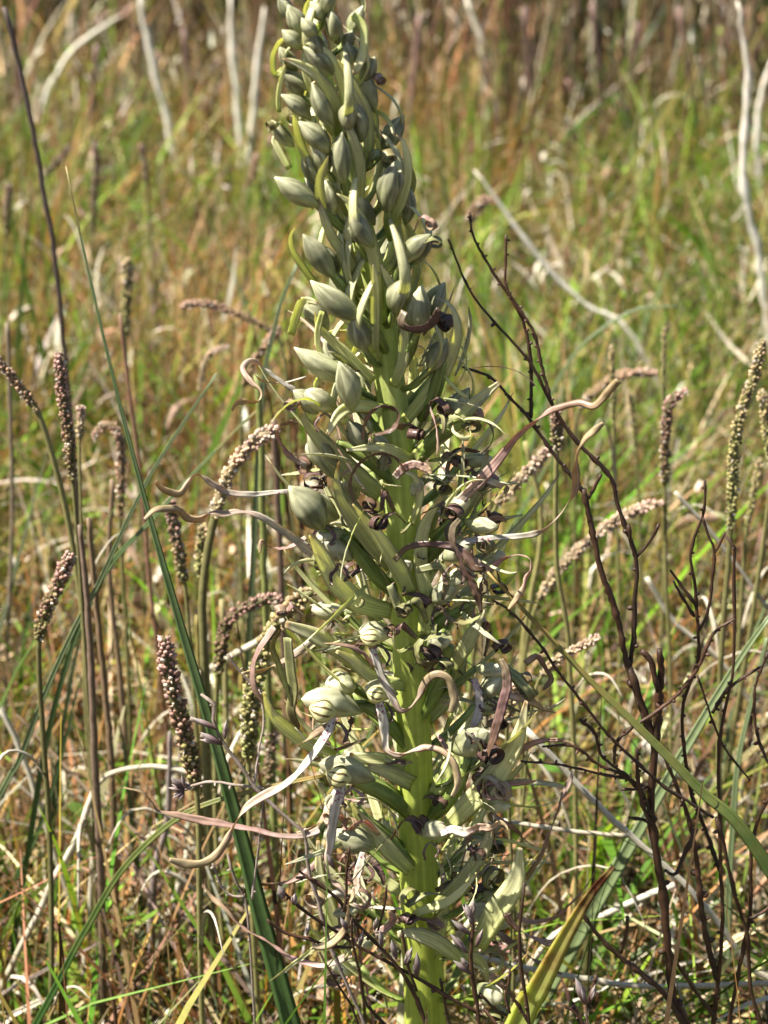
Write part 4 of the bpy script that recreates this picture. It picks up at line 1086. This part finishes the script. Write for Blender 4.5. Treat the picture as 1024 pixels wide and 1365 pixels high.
SPK = [
    ('dark spike with pink flecks standing left of the broad blue-green blade', [(78, 470), (83, 520), (90, 570), (97, 640)], 20, 'mixed', .10, [(103, 720), (110, 840), (116, 960)], 9),
    ('short pink spike just right of the dark spike at left', [(108, 540), (108, 562), (106, 584)], 15, 'pale', .16, [(108, 650), (114, 780), (118, 900)], 7),
    ('hooked pinkish brown spike bending over left of the broad blade', [(125, 584), (134, 570), (150, 568), (160, 590), (161, 640), (160, 690)], 16, 'pink', .22, [(162, 760), (166, 860)], 8),
    ('short knobbly pink and brown spike leaning right at the far left', [(94, 736), (80, 775), (62, 812), (52, 852)], 24, 'mixed', .06, [(52, 920), (55, 1000)], 12),
    ('pink spike leaning in from the left edge above a long grey stalk', [(-14, 470), (8, 492), (30, 520), (50, 548)], 16, 'pink', .12, [(70, 610), (90, 700), (106, 820), (116, 960)], 13),
    ('blurred dark upright spike left of the broad blade tip', [(170, 345), (170, 380), (168, 415), (166, 450)], 17, 'olive', .40, [(172, 520), (178, 600)], 8),
    ('blurred narrow dark red spike in the upper left meadow', [(124, 185), (129, 215), (126, 260), (123, 312)], 12, 'dark', .75, [(124, 360), (128, 420)], 6),
    ('small blurred brown spike beside the upper left dark red one', [(188, 192), (193, 215), (196, 250)], 11, 'dark', .85, [(198, 300), (202, 360)], 8),
    ('slanting pink spike pointing left behind the left buds', [(240, 408), (275, 405), (320, 420), (362, 440)], 13, 'pink', .34, [(378, 470), (384, 560), (388, 660)], 7),
    ('pinkish spike leaning down-left just left of the orchid buds', [(374, 436), (352, 462), (334, 492), (325, 515)], 14, 'pink', .30, [(322, 560), (325, 680)], 7),
    ('big pale pink spike behind the upper ribbon petals', [(372, 572), (345, 584), (320, 610), (300, 645), (286, 690)], 25, 'pale', .10, [(276, 740), (270, 800), (272, 870)], 18),
    ('dark purplish spike just under the lower left ribbon petal tips', [(225, 664), (232, 700), (240, 745), (246, 775)], 21, 'dark', .14, [(252, 850), (258, 960)], 9),
    ('curved purple-pink spike behind the small twisted petals', [(376, 797), (345, 802), (316, 816), (298, 842), (291, 900)], 22, 'mixed', .12, [(290, 960), (292, 1040)], 11),
    ('thick brown spike with whitish tufts touching the broad blade', [(218, 850), (226, 895), (238, 950), (252, 1000), (262, 1050)], 30, 'mixed', .03, [(266, 1120), (268, 1210)], 12),
    ('large pink-topped spike curving down beside the lower left flowers', [(420, 786), (392, 806), (366, 838), (346, 880), (334, 935), (332, 1010)], 30, 'olive', .06, [(334, 1090), (338, 1180)], 12),
    ('dark purple upright spike between the curved one and the orchid', [(362, 970), (361, 1000), (360, 1030), (362, 1060)], 19, 'dark', .13, [(364, 1130), (368, 1220)], 9),
    ('tall reddish brown spike near the right edge', [(1017, 452), (1006, 500), (990, 545), (980, 590), (977, 650), (974, 705)], 19, 'olive', .14, [(972, 760), (968, 840), (966, 950)], 12),
    ('pink spike hooking right at its top, right of the long twisted petals', [(916, 520), (899, 530), (889, 552), (887, 600), (886, 645)], 17, 'mixed', .20, [(886, 700), (885, 780), (888, 880)], 8),
    ('dark reddish spike right beside the red twig fork', [(741, 545), (743, 570), (742, 600)], 20, 'dark', .12, [(740, 680), (741, 760), (752, 830), (756, 900)], 11),
    ('pale tan spike slanting down-left behind the right side petals', [(735, 598), (712, 620), (688, 645), (662, 672)], 20, 'pale', .16, [(648, 730), (640, 830)], 9),
    ('long pale spike arching down-left under the long petals', [(884, 670), (845, 681), (806, 704), (770, 734), (740, 765), (718, 800)], 19, 'pale', .20, [(702, 860), (700, 950)], 9),
    ('blurred pinkish arched spike in the right of the meadow', [(876, 498), (836, 498), (800, 515), (772, 545)], 16, 'pink', .36, [(764, 600), (764, 690)], 8),
    ('thin vertical greenish spike above the hooked one at right', [(886, 436), (885, 480), (884, 522)], 9, 'olive', .30, [(884, 600), (882, 700)], 8),
    ('green-brown thin spike in line with the twisted petal end', [(815, 460), (817, 520), (818, 566)], 10, 'olive', .28, [(820, 640), (822, 740)], 8),
    ('faint brown spike right of the thin green-brown one', [(838, 520), (844, 560), (848, 600)], 10, 'olive', .34, [(852, 660), (856, 740)], 7),
    ('olive spike partly cut by the right edge', [(1016, 520), (1022, 570), (1030, 620)], 18, 'olive', .18, [(1020, 700), (1004, 800)], 10),
    ('leaning olive stalk just left of the right edge', [(1014, 610), (1004, 660), (996, 700)], 12, 'olive', .22, [(990, 760), (984, 850)], 9),
    ('bright pink flower spike pointing right under the orange-tipped blade', [(800, 848), (775, 862), (750, 874), (722, 900)], 17, 'pale', .09, [(708, 950), (704, 1040)], 7),
    ('small reddish brown spike leaning right beside the upper dark twig', [(650, 262), (638, 276), (622, 296)], 19, 'pink', .55, [(612, 340), (604, 420)], 7),
    ('knobbly pinkish spike directly right of the dark drooping petal', [(690, 905), (682, 930), (676, 962)], 20, 'pale', .05, [(674, 1040), (676, 1120)], 8),
    ('faint pinkish spike in the far right meadow above the red twigs', [(900, 700), (930, 690), (956, 690)][::-1], 13, 'pink', .4, [(888, 730), (880, 790)], 7),
    ('olive spike between the stalks low at the left centre', [(272, 700), (268, 735), (268, 770)], 20, 'olive', .15, [(270, 840), (274, 940)], 12),
    ('blurred pink spike far back left of the orchid top', [(344, 205), (338, 225), (330, 250)], 12, 'pink', .95, [(326, 290), (325, 340)], 5),
    ('pinkish brown spike standing at the left edge high up', [(12, 245), (10, 275), (8, 310)], 12, 'dark', .7, [(8, 350), (6, 420)], 6),
    ('arched pale pink spike in the middle left background', [(305, 462), (288, 466), (272, 485), (266, 520)], 10, 'pale', .35, [(264, 570), (262, 640)], 5),
    ('slanting brown spike high in the left meadow', [(92, 195), (76, 215), (60, 235)], 12, 'dark', .9, [(54, 270), (50, 330)], 5),
]
for (lb, hd_, w, pal, Y_, stl, ws) in SPK:
    spike(lb, hd_, w, pal, Y_, stl, ws)

# ------------------------------------------------------------------ bare stalks and pale dead stems
def stem_thing(name, label, cat, pts, w, mat, Y=0., group=None, ground=True, lump=.12, nodes=0, col=(.3, .2, .14), sides=8, dep=0.):
    L = sum(math.hypot(pts[i + 1][0] - pts[i][0], pts[i + 1][1] - pts[i][1]) for i in range(len(pts) - 1))
    n = int(min(70, max(14, L / 9)))
    C = curve3(pts, dep, n, ground, Y)
    jit = np.array([[rnd.uniform(-1, 1) for _ in range(3)] for _ in range(n)]) * (w if not isinstance(w, (list, tuple)) else w[0]) * pxm(C[0]) * .10
    C = C + jit
    k = interp(w, n); W = np.array([k[i] * pxm(C[i]) for i in range(n)])
    if mat == 'white_stem':
        W *= np.array([.58 * rnd.uniform(.8, 1.15) * min(1, .45 + i / n * 3) * (1.25 if Y > 1.3 else 1) for i in range(n)])
    if nodes:
        for i in range(2, n, nodes): W[i] *= 1.35
    g = G(); g.tube(C[::-1], W[::-1] * .5, sides=sides, lump=lump, col=col)
    o = g.build(name, M[mat], None, C[-1])
    return tag(o, label, cat, group)

GB = 'bare brown stalks rising at the left'
ST = [
    ('thin dark stalk running down from the top left corner, blurred', [(6, 10), (23, 78), (43, 168), (57, 250), (72, 332), (84, 449), (95, 560), (106, 700)], [7, 7, 7, 7, 7, 6, 4, 3], .30, (.10, .07, .06)),
    ('thick grey-brown stalk left of the broad blade in the lower half', [(106, 700), (116, 800), (122, 900), (126, 1000), (132, 1110), (136, 1230), (138, 1365)], [7, 10, 11, 11, 11, 11], .09, (.22, .15, .11)),
    ('slimmer brown stalk right beside the thick grey-brown stalk', [(118, 690), (128, 800), (138, 900), (148, 1010), (152, 1120), (154, 1230), (150, 1365)], [7, 9, 10, 10, 10], .13, (.24, .16, .10)),
    ('dull stalk climbing from lower left to the pink left edge spike', [(150, 640), (146, 760), (160, 900), (170, 1010), (180, 1120)], [7, 8, 9, 9], .20, (.28, .19, .12)),
    ('grey weathered stalk with kink below the thick brown spike', [(226, 975), (226, 1040), (222, 1100), (206, 1160), (202, 1240), (206, 1365)], [6, 9, 11, 11, 9, 9], .12, (.24, .19, .18)),
    ('brown straight stalk behind the lower broad blade', [(262, 820), (266, 920), (268, 1040), (264, 1160), (256, 1290)], [6, 7, 8, 8], .19, (.30, .24, .08)),
    ('reddish thin stalk in front of the middle left meadow', [(160, 420), (172, 520), (188, 640), (200, 780), (214, 900)], [5, 6, 7, 7], .26, (.26, .14, .09)),
    ('olive stalk left of the upper ribbon petals', [(342, 500), (348, 590), (350, 690), (352, 760), (356, 860)], [9, 10, 11, 11], .13, (.20, .22, .07)),
    ('dark stalk behind the ribbon petal bases', [(365, 560), (370, 660), (374, 760), (378, 860)], [9, 10, 10], .2, (.17, .11, .08)),
    ('greenish brown stalk upright behind the left petals tips', [(296, 800), (300, 880), (302, 960), (300, 1060)], [8, 8, 8], .2, (.3, .26, .12)),
    ('thin brown stalk rising at the far left edge', [(10, 430), (14, 560), (16, 700), (10, 860), (6, 1000)], [6, 6, 7], .3, (.26, .2, .14)),
    ('thin tan stalk in the right middle meadow beside a seed spike', [(655, 640), (650, 720), (642, 860), (640, 980)], [6, 7, 7], .3, (.34, .26, .14)),
    ('slim yellowish stalk behind the right petals', [(700, 590), (722, 700), (700, 840), (690, 960)], [7, 8, 8], .26, (.34, .3, .12)),
]
for lb, pts, w, Y_, col in ST:
    stem_thing('bare_stalk', lb, 'stalk', pts, w, 'stalk', Y_, GB if pts[0][0] < 400 else None, col=col)

GW = 'bleached dead stems'
WS = [
    ('tall white jointed dead stem running down the right edge', [(984, 0), (991, 60), (997, 110), (994, 170), (990, 230), (998, 285), (1010, 330), (1017, 390), (1026, 450)], 15, 0.8, 5),
    ('thinner pinkish dead stem at the extreme right behind the white one', [(1030, 80), (1014, 130), (1009, 190), (1014, 250), (1022, 310)], 10, 1.35, 6),
    ('white dead stem upright near the top left of centre', [(186, -5), (196, 50), (208, 100), (218, 140), (227, 180)], 12, 1.5, 0),
    ('pinkish pale dead stem left of the orchid tip', [(308, -5), (309, 60), (314, 110), (320, 190)], 11, 1.5, 0),
    ('pale dead stem nearest the left side of the orchid tip', [(352, 10), (345, 70), (340, 120), (334, 195)], 11, 1.48, 0),
    ('white dead stem at the top just right of the orchid tip', [(622, -5), (634, 30), (642, 60), (648, 130)], 11, 1.75, 0),
    ('fallen white stem slanting down right behind the dark twigs', [(632, 228), (660, 262), (690, 305), (720, 345), (752, 380), (790, 412), (836, 440)], 10, 0.8, 0),
    ('grey arching dead stem in the upper left corner', [(160, 22), (118, 50), (92, 74), (70, 110), (56, 150), (54, 210)], 10, 1.62, 0),
    ('faint pale stem by the top left corner', [(68, -5), (74, 30), (82, 66)], 10, 2.5, 0),
    ('short pale dead stem slanting in the right meadow', [(872, 180), (852, 205), (836, 235), (816, 262), (798, 296)], 8, 1.4, 0),
    ('short curved pale leaf at the top right', [(862, 8), (878, 18), (890, 40), (898, 70)], 11, 2.4, 0),
    ('straight pale straw standing in the upper right meadow', [(706, 210), (705, 245), (702, 284)], 8, 1.42, 0),
]
for lb, pts, w, Y_, nd in WS:
    stem_thing('dead_stem', lb, 'dead stem', pts, w * 1.1, 'white_stem', Y_, GW, nodes=nd, lump=.1)
LS = [
    ('horizontal pinkish runner across the bottom right behind the withered leaf', [(640, 1276), (700, 1290), (770, 1303), (850, 1314), (940, 1314), (1040, 1310)], 8, .03),
    ('nearly level pale twig stopping at the fork right of the lowest petals', [(672, 1094), (720, 1102), (780, 1110), (838, 1114)], 6, .05),
    ('pale twig slanting down right from behind the lower flowers', [(700, 972), (740, 1012), (790, 1066), (840, 1114), (900, 1166), (950, 1220), (1000, 1290), (1040, 1320)], 9, .06),
    ('white bleached straw leaning at the lower left, longest', [(130, 1040), (100, 1122), (72, 1172), (54, 1212), (20, 1280)], 9, .10),
    ('white bleached stem upright at the lower left', [(125, 1040), (126, 1110), (124, 1165), (121, 1200)], 10, .12),
    ('pale straw slanting down right from the left edge', [(-10, 930), (14, 968), (30, 1008), (52, 1070), (68, 1120)], 8, .15),
    ('pinkish straw crossing low at bottom centre left', [(130, 1330), (190, 1280), (250, 1220), (282, 1180)], 8, .15),
    ('arched pale straw above the small seed cluster at lower left', [(280, 1040), (240, 1026), (190, 1022), (150, 1030), (130, 1046)], 7, .12),
    ('pale straw crossing under the withered leaf', [(900, 1180), (860, 1195), (800, 1222), (740, 1246)], 9, .08),
    ('bleached straw rising right out of the bottom left corner', [(186, 1240), (120, 1300), (60, 1350)], 8, .2),
    ('tan straw leaning right in the bottom left grass', [(252, 1130), (230, 1210), (196, 1300), (160, 1380)], 9, .14),
    ('orange tan straw slanting behind the pink-topped spike', [(352, 850), (320, 868), (290, 885), (262, 902)], 9, .18),
    ('pale straw lying right of the right-hand seed spikes', [(862, 770), (900, 830), (960, 880), (1010, 950)], 7, .22),
    ('thin straw slanting down right past the tall red-brown spike', [(900, 656), (940, 700), (980, 750), (1024, 812)], 6, .18),
    ('white straw low behind the red twigs', [(860, 990), (900, 1030), (960, 1050), (1030, 1090)], 13, .22),
    ('short white straw behind the bottom flowers', [(600, 1270), (618, 1240), (640, 1215), (690, 1170)], 10, .02),
]
for lb, pts, w, Y_ in LS:
    stem_thing('dry_straw', lb, 'straw', pts, w, 'straw', Y_, 'dry straws lying and leaning in the grass', ground=(pts[-1][1] > pts[0][1] + 60 and pts[-1][1] > 1100), lump=.14)

# ------------------------------------------------------------------ dark branching twigs
def shrub(name, label, cat, foot_px, paths, mat='twig', budmat='twig_bud', knob=1.0, group=None):
    f = at(foot_px[0], 1365, foot_px[1]); f = np.array([f[0], f[1], float(gz(f[0], f[1]))])
    t = thing(name, label, cat, f, group)
    for p in paths:
        pts, w, dep = p[0], p[1], p[2]
        opt = p[3] if len(p) > 3 else ''
        L = sum(math.hypot(pts[i + 1][0] - pts[i][0], pts[i + 1][1] - pts[i][1]) for i in range(len(pts) - 1))
        n = int(min(60, max(8, L / 6)))
        C = curve3(pts, dep, n, 'g' in opt)
        k = interp(w, n) * (.78 if 'n' not in opt else .85); W = np.array([k[i] * pxm(C[i]) for i in range(n)])
        C = C + np.array([[rnd.uniform(-1, 1) for _ in range(3)] for _ in range(n)]) * W[:, None] * .12
        for i in range(1, n - 1):
            if rnd.random() < .25 * knob: W[i] *= rnd.uniform(1.2, 1.5)
        g = G(); g.tube(C, W * .5, sides=7, lump=.2)
        # knots and buds on the twig
        T = np.gradient(C, axis=0)
        stepn = 3 if 'b' in opt else 5
        for i in range(1, n, stepn):
            if 'n' in opt: break
            a = unit(np.cross(T[i], FWD)) * rnd.choice((-1, 1)); a = unit(a + FWD * rnd.uniform(-.8, .8))
            dn = unit(-T[i] + a * 1.0)
            g.egg(C[i], dn, W[i] * rnd.uniform(.8, 1.5) * (1.2 if 'b' in opt else 1), W[i] * rnd.uniform(.35, .6), seg=6, rings=3)
        g.build('branch', M[mat], t)
    return t

def buds_on(t, lst, dep, mat='twig_bud'):
    for (x, y, dx, dy, w) in lst:
        A = at(x, y, dep); B = at(x + dx, y + dy, dep - .001)
        g = G(); g.egg(A, B - A, float(np.linalg.norm(B - A)), w * .38 * pxm(A), seg=9, rings=6, point=.6)
        for q in range(3):
            o_ = np.array([rnd.uniform(-1, 1), rnd.uniform(-1, 1), rnd.uniform(-1, 1)]) * pxm(A) * w * .22
            g.egg(A + o_ * .6, B - A + o_ * 2.2, float(np.linalg.norm(B - A)) * rnd.uniform(.5, .85), w * .22 * pxm(A), seg=6, rings=4, point=.5)
        g.build('twig_bud', M[mat], t)

A1 = [
    ([(598, 319), (619, 372), (637, 403), (668, 439), (708, 485), (737, 541), (770, 590), (813, 634), (826, 680), (848, 744), (846, 800), (845, 854), (839, 889)], [3.5, 4, 5, 6, 6.5, 7, 7, 8, 8], (-.004, -.004)),
    ([(626, 283), (632, 317), (657, 362), (683, 400), (699, 433), (708, 487), (708, 557)], [4, 5, 6, 6, 6], (-.002, -.002), 'b'),
    ([(675, 313), (674, 350), (676, 385), (696, 417), (712, 445), (724, 495), (736, 539)], [4, 5, 6, 6], (-.003, -.004), 'b'),
    ([(616, 489), (654, 503), (680, 530), (703, 555), (737, 603), (778, 655)], [4, 5, 6, 7], (-.003, -.004)),
    ([(778, 652), (790, 710), (803, 764), (822, 820), (835, 879), (852, 935), (870, 990)], [9, 9, 9, 9, 10], (-.004, -.006), 'n'),
    ([(801, 632), (793, 648), (784, 664)], [5, 6], (-.005, -.004), 'n'),
    ([(879, 698), (866, 722), (848, 744)], [4, 5], (-.005, -.004), 'n'),
    ([(838, 700), (841, 722), (848, 744)], [6, 6], (-.005, -.004), 'n'),
    ([(839, 889), (860, 953), (872, 994), (868, 1048), (868, 1090), (877, 1143), (885, 1205), (891, 1268), (897, 1325), (918, 1375)], [11, 13, 14, 14, 13, 12, 12, 12], (-.006, -.006), 'g'),
    ([(879, 866), (881, 895), (879, 930), (875, 986)], [9, 11, 12, 13], (-.010, -.006), 'n'),
    ([(854, 868), (867, 880), (873, 900), (877, 922)], [10, 9, 7], (-.010, -.010), 'n'),
    ([(657, 800), (682, 816), (719, 858), (744, 895), (777, 937), (810, 978), (843, 1011), (885, 1048), (918, 1069), (951, 1090)], [4, 5, 5, 5.5, 6], (-.018, -.010), 'b'),
    ([(980, 825), (951, 845), (930, 891), (901, 928), (870, 952), (843, 970), (822, 990), (819, 1018)], [4, 6, 6.5, 7, 6, 4], (-.014, -.012), 'b'),
    ([(694, 1015), (744, 1019), (802, 1032), (848, 1044), (868, 1086)], [4, 4, 5, 6], (-.012, -.008), 'b'),
    ([(723, 995), (765, 995), (798, 1019), (835, 1036), (856, 1060)], [4, 5, 5, 6], (-.014, -.008), 'b'),
    ([(773, 959), (794, 978), (802, 1007), (838, 1036)], [6, 5, 5], (-.014, -.010), 'b'),
    ([(848, 999), (852, 1048), (858, 1075), (867, 1098)], [6, 7, 7], (-.010, -.008), 'b'),
    ([(828, 1052), (850, 1052), (868, 1048)], [4, 5], (-.008, -.006), 'n'),
    ([(838, 1090), (855, 1092), (868, 1098)], [5, 6], (-.008, -.006), 'n'),
]
shrub('dark_twig', 'tallest dark red-brown forked twig right of the orchid, reaching up past the buds', 'twig', (925, -.006), A1, group='dead dark twigs right of the orchid')
A2 = [
    ([(940, 640), (938, 682), (921, 735), (927, 785), (931, 850), (930, 883), (912, 935), (910, 978), (922, 1057), (934, 1090), (948, 1125), (959, 1160)], [4, 5, 6, 6, 6, 7, 7], (.010, .012), 'b'),
    ([(937, 690), (944, 712), (952, 735), (950, 770), (944, 814), (932, 840)], [4, 5, 5], (.010, .010), 'n'),
    ([(966, 710), (958, 728), (951, 740)], [4, 4], (.010, .010), 'n'),
    ([(894, 760), (908, 780), (927, 805)], [4, 5], (.010, .010), 'n'),
    ([(898, 775), (912, 800), (926, 822)], [4, 5], (.012, .012), 'n'),
    ([(968, 715), (979, 723), (978, 780), (979, 830), (976, 903), (959, 986), (959, 1069), (961, 1156), (963, 1235), (957, 1309), (950, 1375)], [5, 5, 6, 7, 7, 8, 9, 9], (.004, .004), 'g'),
    ([(885, 1007), (906, 1057), (920, 1098), (930, 1160), (939, 1235), (955, 1305)], [6, 7, 9, 10, 11], (.000, .004), ''),
    ([(1017, 887), (984, 908), (966, 924), (950, 950)], [4, 5, 6], (.006, .008), 'b'),
    ([(771, 1210), (798, 1247), (827, 1276), (855, 1298), (885, 1324), (915, 1372)], [5, 7, 7, 8, 8], (-.014, -.008), 'n'),
    ([(837, 1222), (835, 1245), (827, 1270)], [6, 6], (-.014, -.012), 'n'),
    ([(889, 1259), (903, 1285), (925, 1318), (955, 1359)], [5, 6, 7], (-.004, .002), 'n'),
    ([(930, 900), (950, 960), (968, 1000), (1000, 1040)], [4, 4, 3], (.008, .010), 'b'),
]
shrub('dark_twig', 'shorter dark twig cluster standing just left of the right edge', 'twig', (955, .004), A2, group='dead dark twigs right of the orchid')
A3 = [
    ([(955, 1090), (968, 1140), (980, 1193), (990, 1225), (997, 1251), (1001, 1317), (1016, 1372)], [6, 7, 8, 8], (-.002, -.002), 'g'),
    ([(1030, 1055), (1012, 1090), (1002, 1130), (1000, 1214), (986, 1290), (972, 1365)], [6, 7, 8, 8], (-.002, .002), 'g'),
    ([(1030, 1205), (1014, 1218), (1000, 1225)], [5, 6], (-.002, -.002), 'n'),
    ([(928, 1105), (912, 1140), (900, 1165), (887, 1160)], [7, 7, 5], (-.002, -.006), 'n'),
    ([(1024, 870), (1006, 920), (1010, 980), (1030, 1030)], [4, 5, 5], (.012, .01), 'b'),
]
shrub('dark_twig', 'reddish dead twig leaving the frame at the bottom right corner', 'twig', (1010, -.002), A3, group='dead dark twigs right of the orchid')

B1 = [
    ([(399, 1161), (422, 1178), (446, 1193), (460, 1212), (472, 1228), (510, 1266), (536, 1296), (556, 1335), (570, 1372)], [4, 6, 8, 9, 9, 9, 8], (-.034, -.030), 'g'),
    ([(373, 1184), (399, 1209), (439, 1236), (479, 1262), (516, 1282), (570, 1312), (603, 1332), (640, 1352), (668, 1372)], [5, 6, 6, 6, 6, 6, 7], (-.034, -.026), 'gb'),
    ([(356, 1226), (379, 1243), (412, 1252), (440, 1262), (470, 1262)], [5, 6, 5], (-.036, -.032), ''),
    ([(426, 1269), (446, 1306), (469, 1342), (480, 1372)], [4, 5, 6], (-.034, -.030), 'g'),
    ([(469, 1223), (470, 1256), (479, 1296), (485, 1332), (500, 1352), (520, 1372)], [4, 5, 5, 6], (-.036, -.030), ''),
    ([(466, 1130), (462, 1165), (462, 1196), (458, 1215)], [5, 5, 4], (-.036, -.034), 'b'),
    ([(516, 1180), (512, 1210), (504, 1240)], [4, 4], (-.034, -.032), 'b'),
    ([(536, 1240), (545, 1290), (556, 1320)], [4, 5], (-.032, -.030), ''),
    ([(394, 1170), (418, 1172), (440, 1190)], [4, 4], (-.034, -.034), ''),
]
t = shrub('budding_twig', 'dark red twig with grey buds crossing in front of the stem base', 'twig', (570, -.03), B1, group='twigs with purplish buds in front of the orchid foot')
buds_on(t, [(556, 1302, 0, -34, 13), (528, 1278, -6, -26, 12), (540, 1286, 10, -24, 11), (379, 1196, -8, -16, 14), (392, 1206, 2, -16, 10), (446, 1158, -12, -22, 11), (480, 1262, 4, -22, 9),
            (410, 1246, 2, -16, 8), (462, 1240, -8, -18, 9), (510, 1262, -4, -22, 9), (500, 1240, 3, -18, 8)], -.034)
B2 = [
    ([(628, 1209), (631, 1249), (627, 1282), (631, 1310), (636, 1339), (640, 1372)], [6, 7, 8, 8], (-.030, -.030), 'gb'),
    ([(640, 1325), (660, 1345), (690, 1360), (720, 1375)], [5, 6, 7], (-.030, -.028), ''),
    ([(587, 1304), (592, 1330), (600, 1372)], [4, 5], (-.028, -.028), 'b'),
]
t = shrub('budding_twig', 'short upright twig with a row of silvery purple buds, right of the stem base', 'twig', (638, -.03), B2, group='twigs with purplish buds in front of the orchid foot')
buds_on(t, [(632, 1232, -12, -28, 13), (626, 1246, -24, -20, 12), (622, 1270, -22, -26, 12), (628, 1298, -24, -18, 12), (634, 1262, 10, -24, 10), (630, 1220, 2, -22, 10), (624, 1290, -10, -14, 9)], -.032)
B3 = [
    ([(699, 1176), (696, 1210), (692, 1249), (694, 1290), (700, 1325), (706, 1372)], [5, 5, 5, 6], (-.060, -.060), 'g'),
    ([(668, 1310), (680, 1325), (694, 1345), (710, 1372)], [4, 5, 6], (-.060, -.060), 'b'),
    ([(680, 1292), (678, 1310), (674, 1330), (680, 1350)], [4, 5], (-.060, -.060), 'b'),
    ([(672, 1218), (682, 1232), (693, 1242)], [7, 5], (-.058, -.060), ''),
]
shrub('budding_twig', 'thin straight purplish twig in front of the withered yellow leaf', 'twig', (704, -.060), B3, group='twigs with purplish buds in front of the orchid foot')
B4 = [
    ([(780, 1330), (782, 1345), (784, 1372)], [5, 6], (-.058, -.058), 'gb'),
    ([(750, 1338), (768, 1352), (782, 1372)], [4, 5], (-.058, -.058), 'b'),
    ([(795, 1300), (790, 1320), (783, 1340)], [6, 6], (-.058, -.058), 'b'),
]
t = shrub('budding_twig', 'low twig with one fat dark bud at the bottom right of the withered leaf', 'twig', (784, -.058), B4, group='twigs with purplish buds in front of the orchid foot')
buds_on(t, [(781, 1338, -14, -36, 16), (786, 1336, 8, -24, 10)], -.060)
B5 = [
    ([(268, 925), (282, 932), (287, 946), (284, 958), (294, 985), (312, 1010), (326, 1029), (339, 1049), (366, 1075), (392, 1099), (406, 1110), (412, 1160), (424, 1200), (440, 1260), (470, 1330), (490, 1375)], [5, 7, 7, 6, 6, 5, 4, 4, 4, 4, 5], (-.014, -.02), 'g'),
    ([(254, 958), (270, 964), (290, 972)], [8, 5], (-.014, -.014), 'n'),
    ([(268, 980), (284, 984), (300, 992)], [9, 5], (-.014, -.014), 'n'),
    ([(303, 872), (316, 890), (332, 908), (345, 918)], [5, 5, 4], (-.006, -.006), 'b'),
    ([(345, 918), (352, 960), (345, 1000), (339, 1049)], [4, 4, 4], (-.006, -.014), 'b'),
]
t = shrub('brown_seed_twig', 'thin pale brown twig with papery buds crossing the broad blue-green blade', 'twig', (490, -.02), B5, mat='twig_grey')
buds_on(t, [(290, 972, -36, -16, 10), (296, 992, -30, -16, 12), (292, 990, -26, -4, 9), (300, 985, 2, -26, 9)], -.016)
B6 = [
    ([(246, 1052), (262, 1046), (283, 1042), (313, 1046), (339, 1049), (352, 1052)], [6, 5, 4, 4], (-.012, -.014), 'b'),
    ([(303, 1138), (308, 1158), (313, 1173), (326, 1194), (332, 1240), (340, 1372)], [4, 4, 4, 4], (-.004, -.004), 'g'),
    ([(283, 1150), (290, 1168), (296, 1183), (310, 1194), (326, 1195)], [4, 4, 4], (-.004, -.004), 'b'),
    ([(352, 1052), (346, 1120), (336, 1200)], [3, 4], (-.014, -.006), ''),
]
t = shrub('brown_seed_twig', 'small twig ending in a dry seed cluster left of the broad blade', 'twig', (340, -.008), B6, mat='twig_grey')
buds_on(t, [(246, 1052, -18, -16, 9), (246, 1054, -22, -4, 9), (246, 1054, -16, 10, 9), (248, 1052, -6, -20, 8), (246, 1056, -8, 12, 8), (240, 1050, -12, -14, 9)], -.012)
shrub('brown_seed_twig', 'little dark twig poking up at the bottom left of the frame', 'twig', (155, .03),
      [([(144, 1306), (150, 1330), (155, 1350), (156, 1385)], [5, 7, 7], (.03, .03), 'gb')], mat='twig')
# a far clump of thin twigs: the far bushes' own stems
for i, (x, y, h, lean) in enumerate([(790, 5, 95, .1), (850, 30, 120, -.1), (905, 10, 100, .15), (700, 10, 110, .05), (560, 20, 100, -.1), (245, 40, 110, .1), (130, 60, 90, -.1), (20, 60, 100, .1)]):
    names = ['behind the meadow right of centre', 'just left of the white right edge stem', 'beside the white right edge stem', 'between the orchid tip and the right side', 'immediately right of the orchid tip',
             'right of the upper left white stem', 'left of the upper left white stem', 'in the extreme upper left corner']
    stem_thing('dead_stem', 'blurred brown heath stem at the top, ' + names[i], 'dead stem', [(x, y), (x + lean * h * .5, y + h * .5), (x + lean * h, y + h)], 9, 'stalk', 1.6, 'blurred brown stems at the back', col=(.2, .12, .1))

for o in list(bpy.data.objects):
    if '_base' in o: del o['_base']
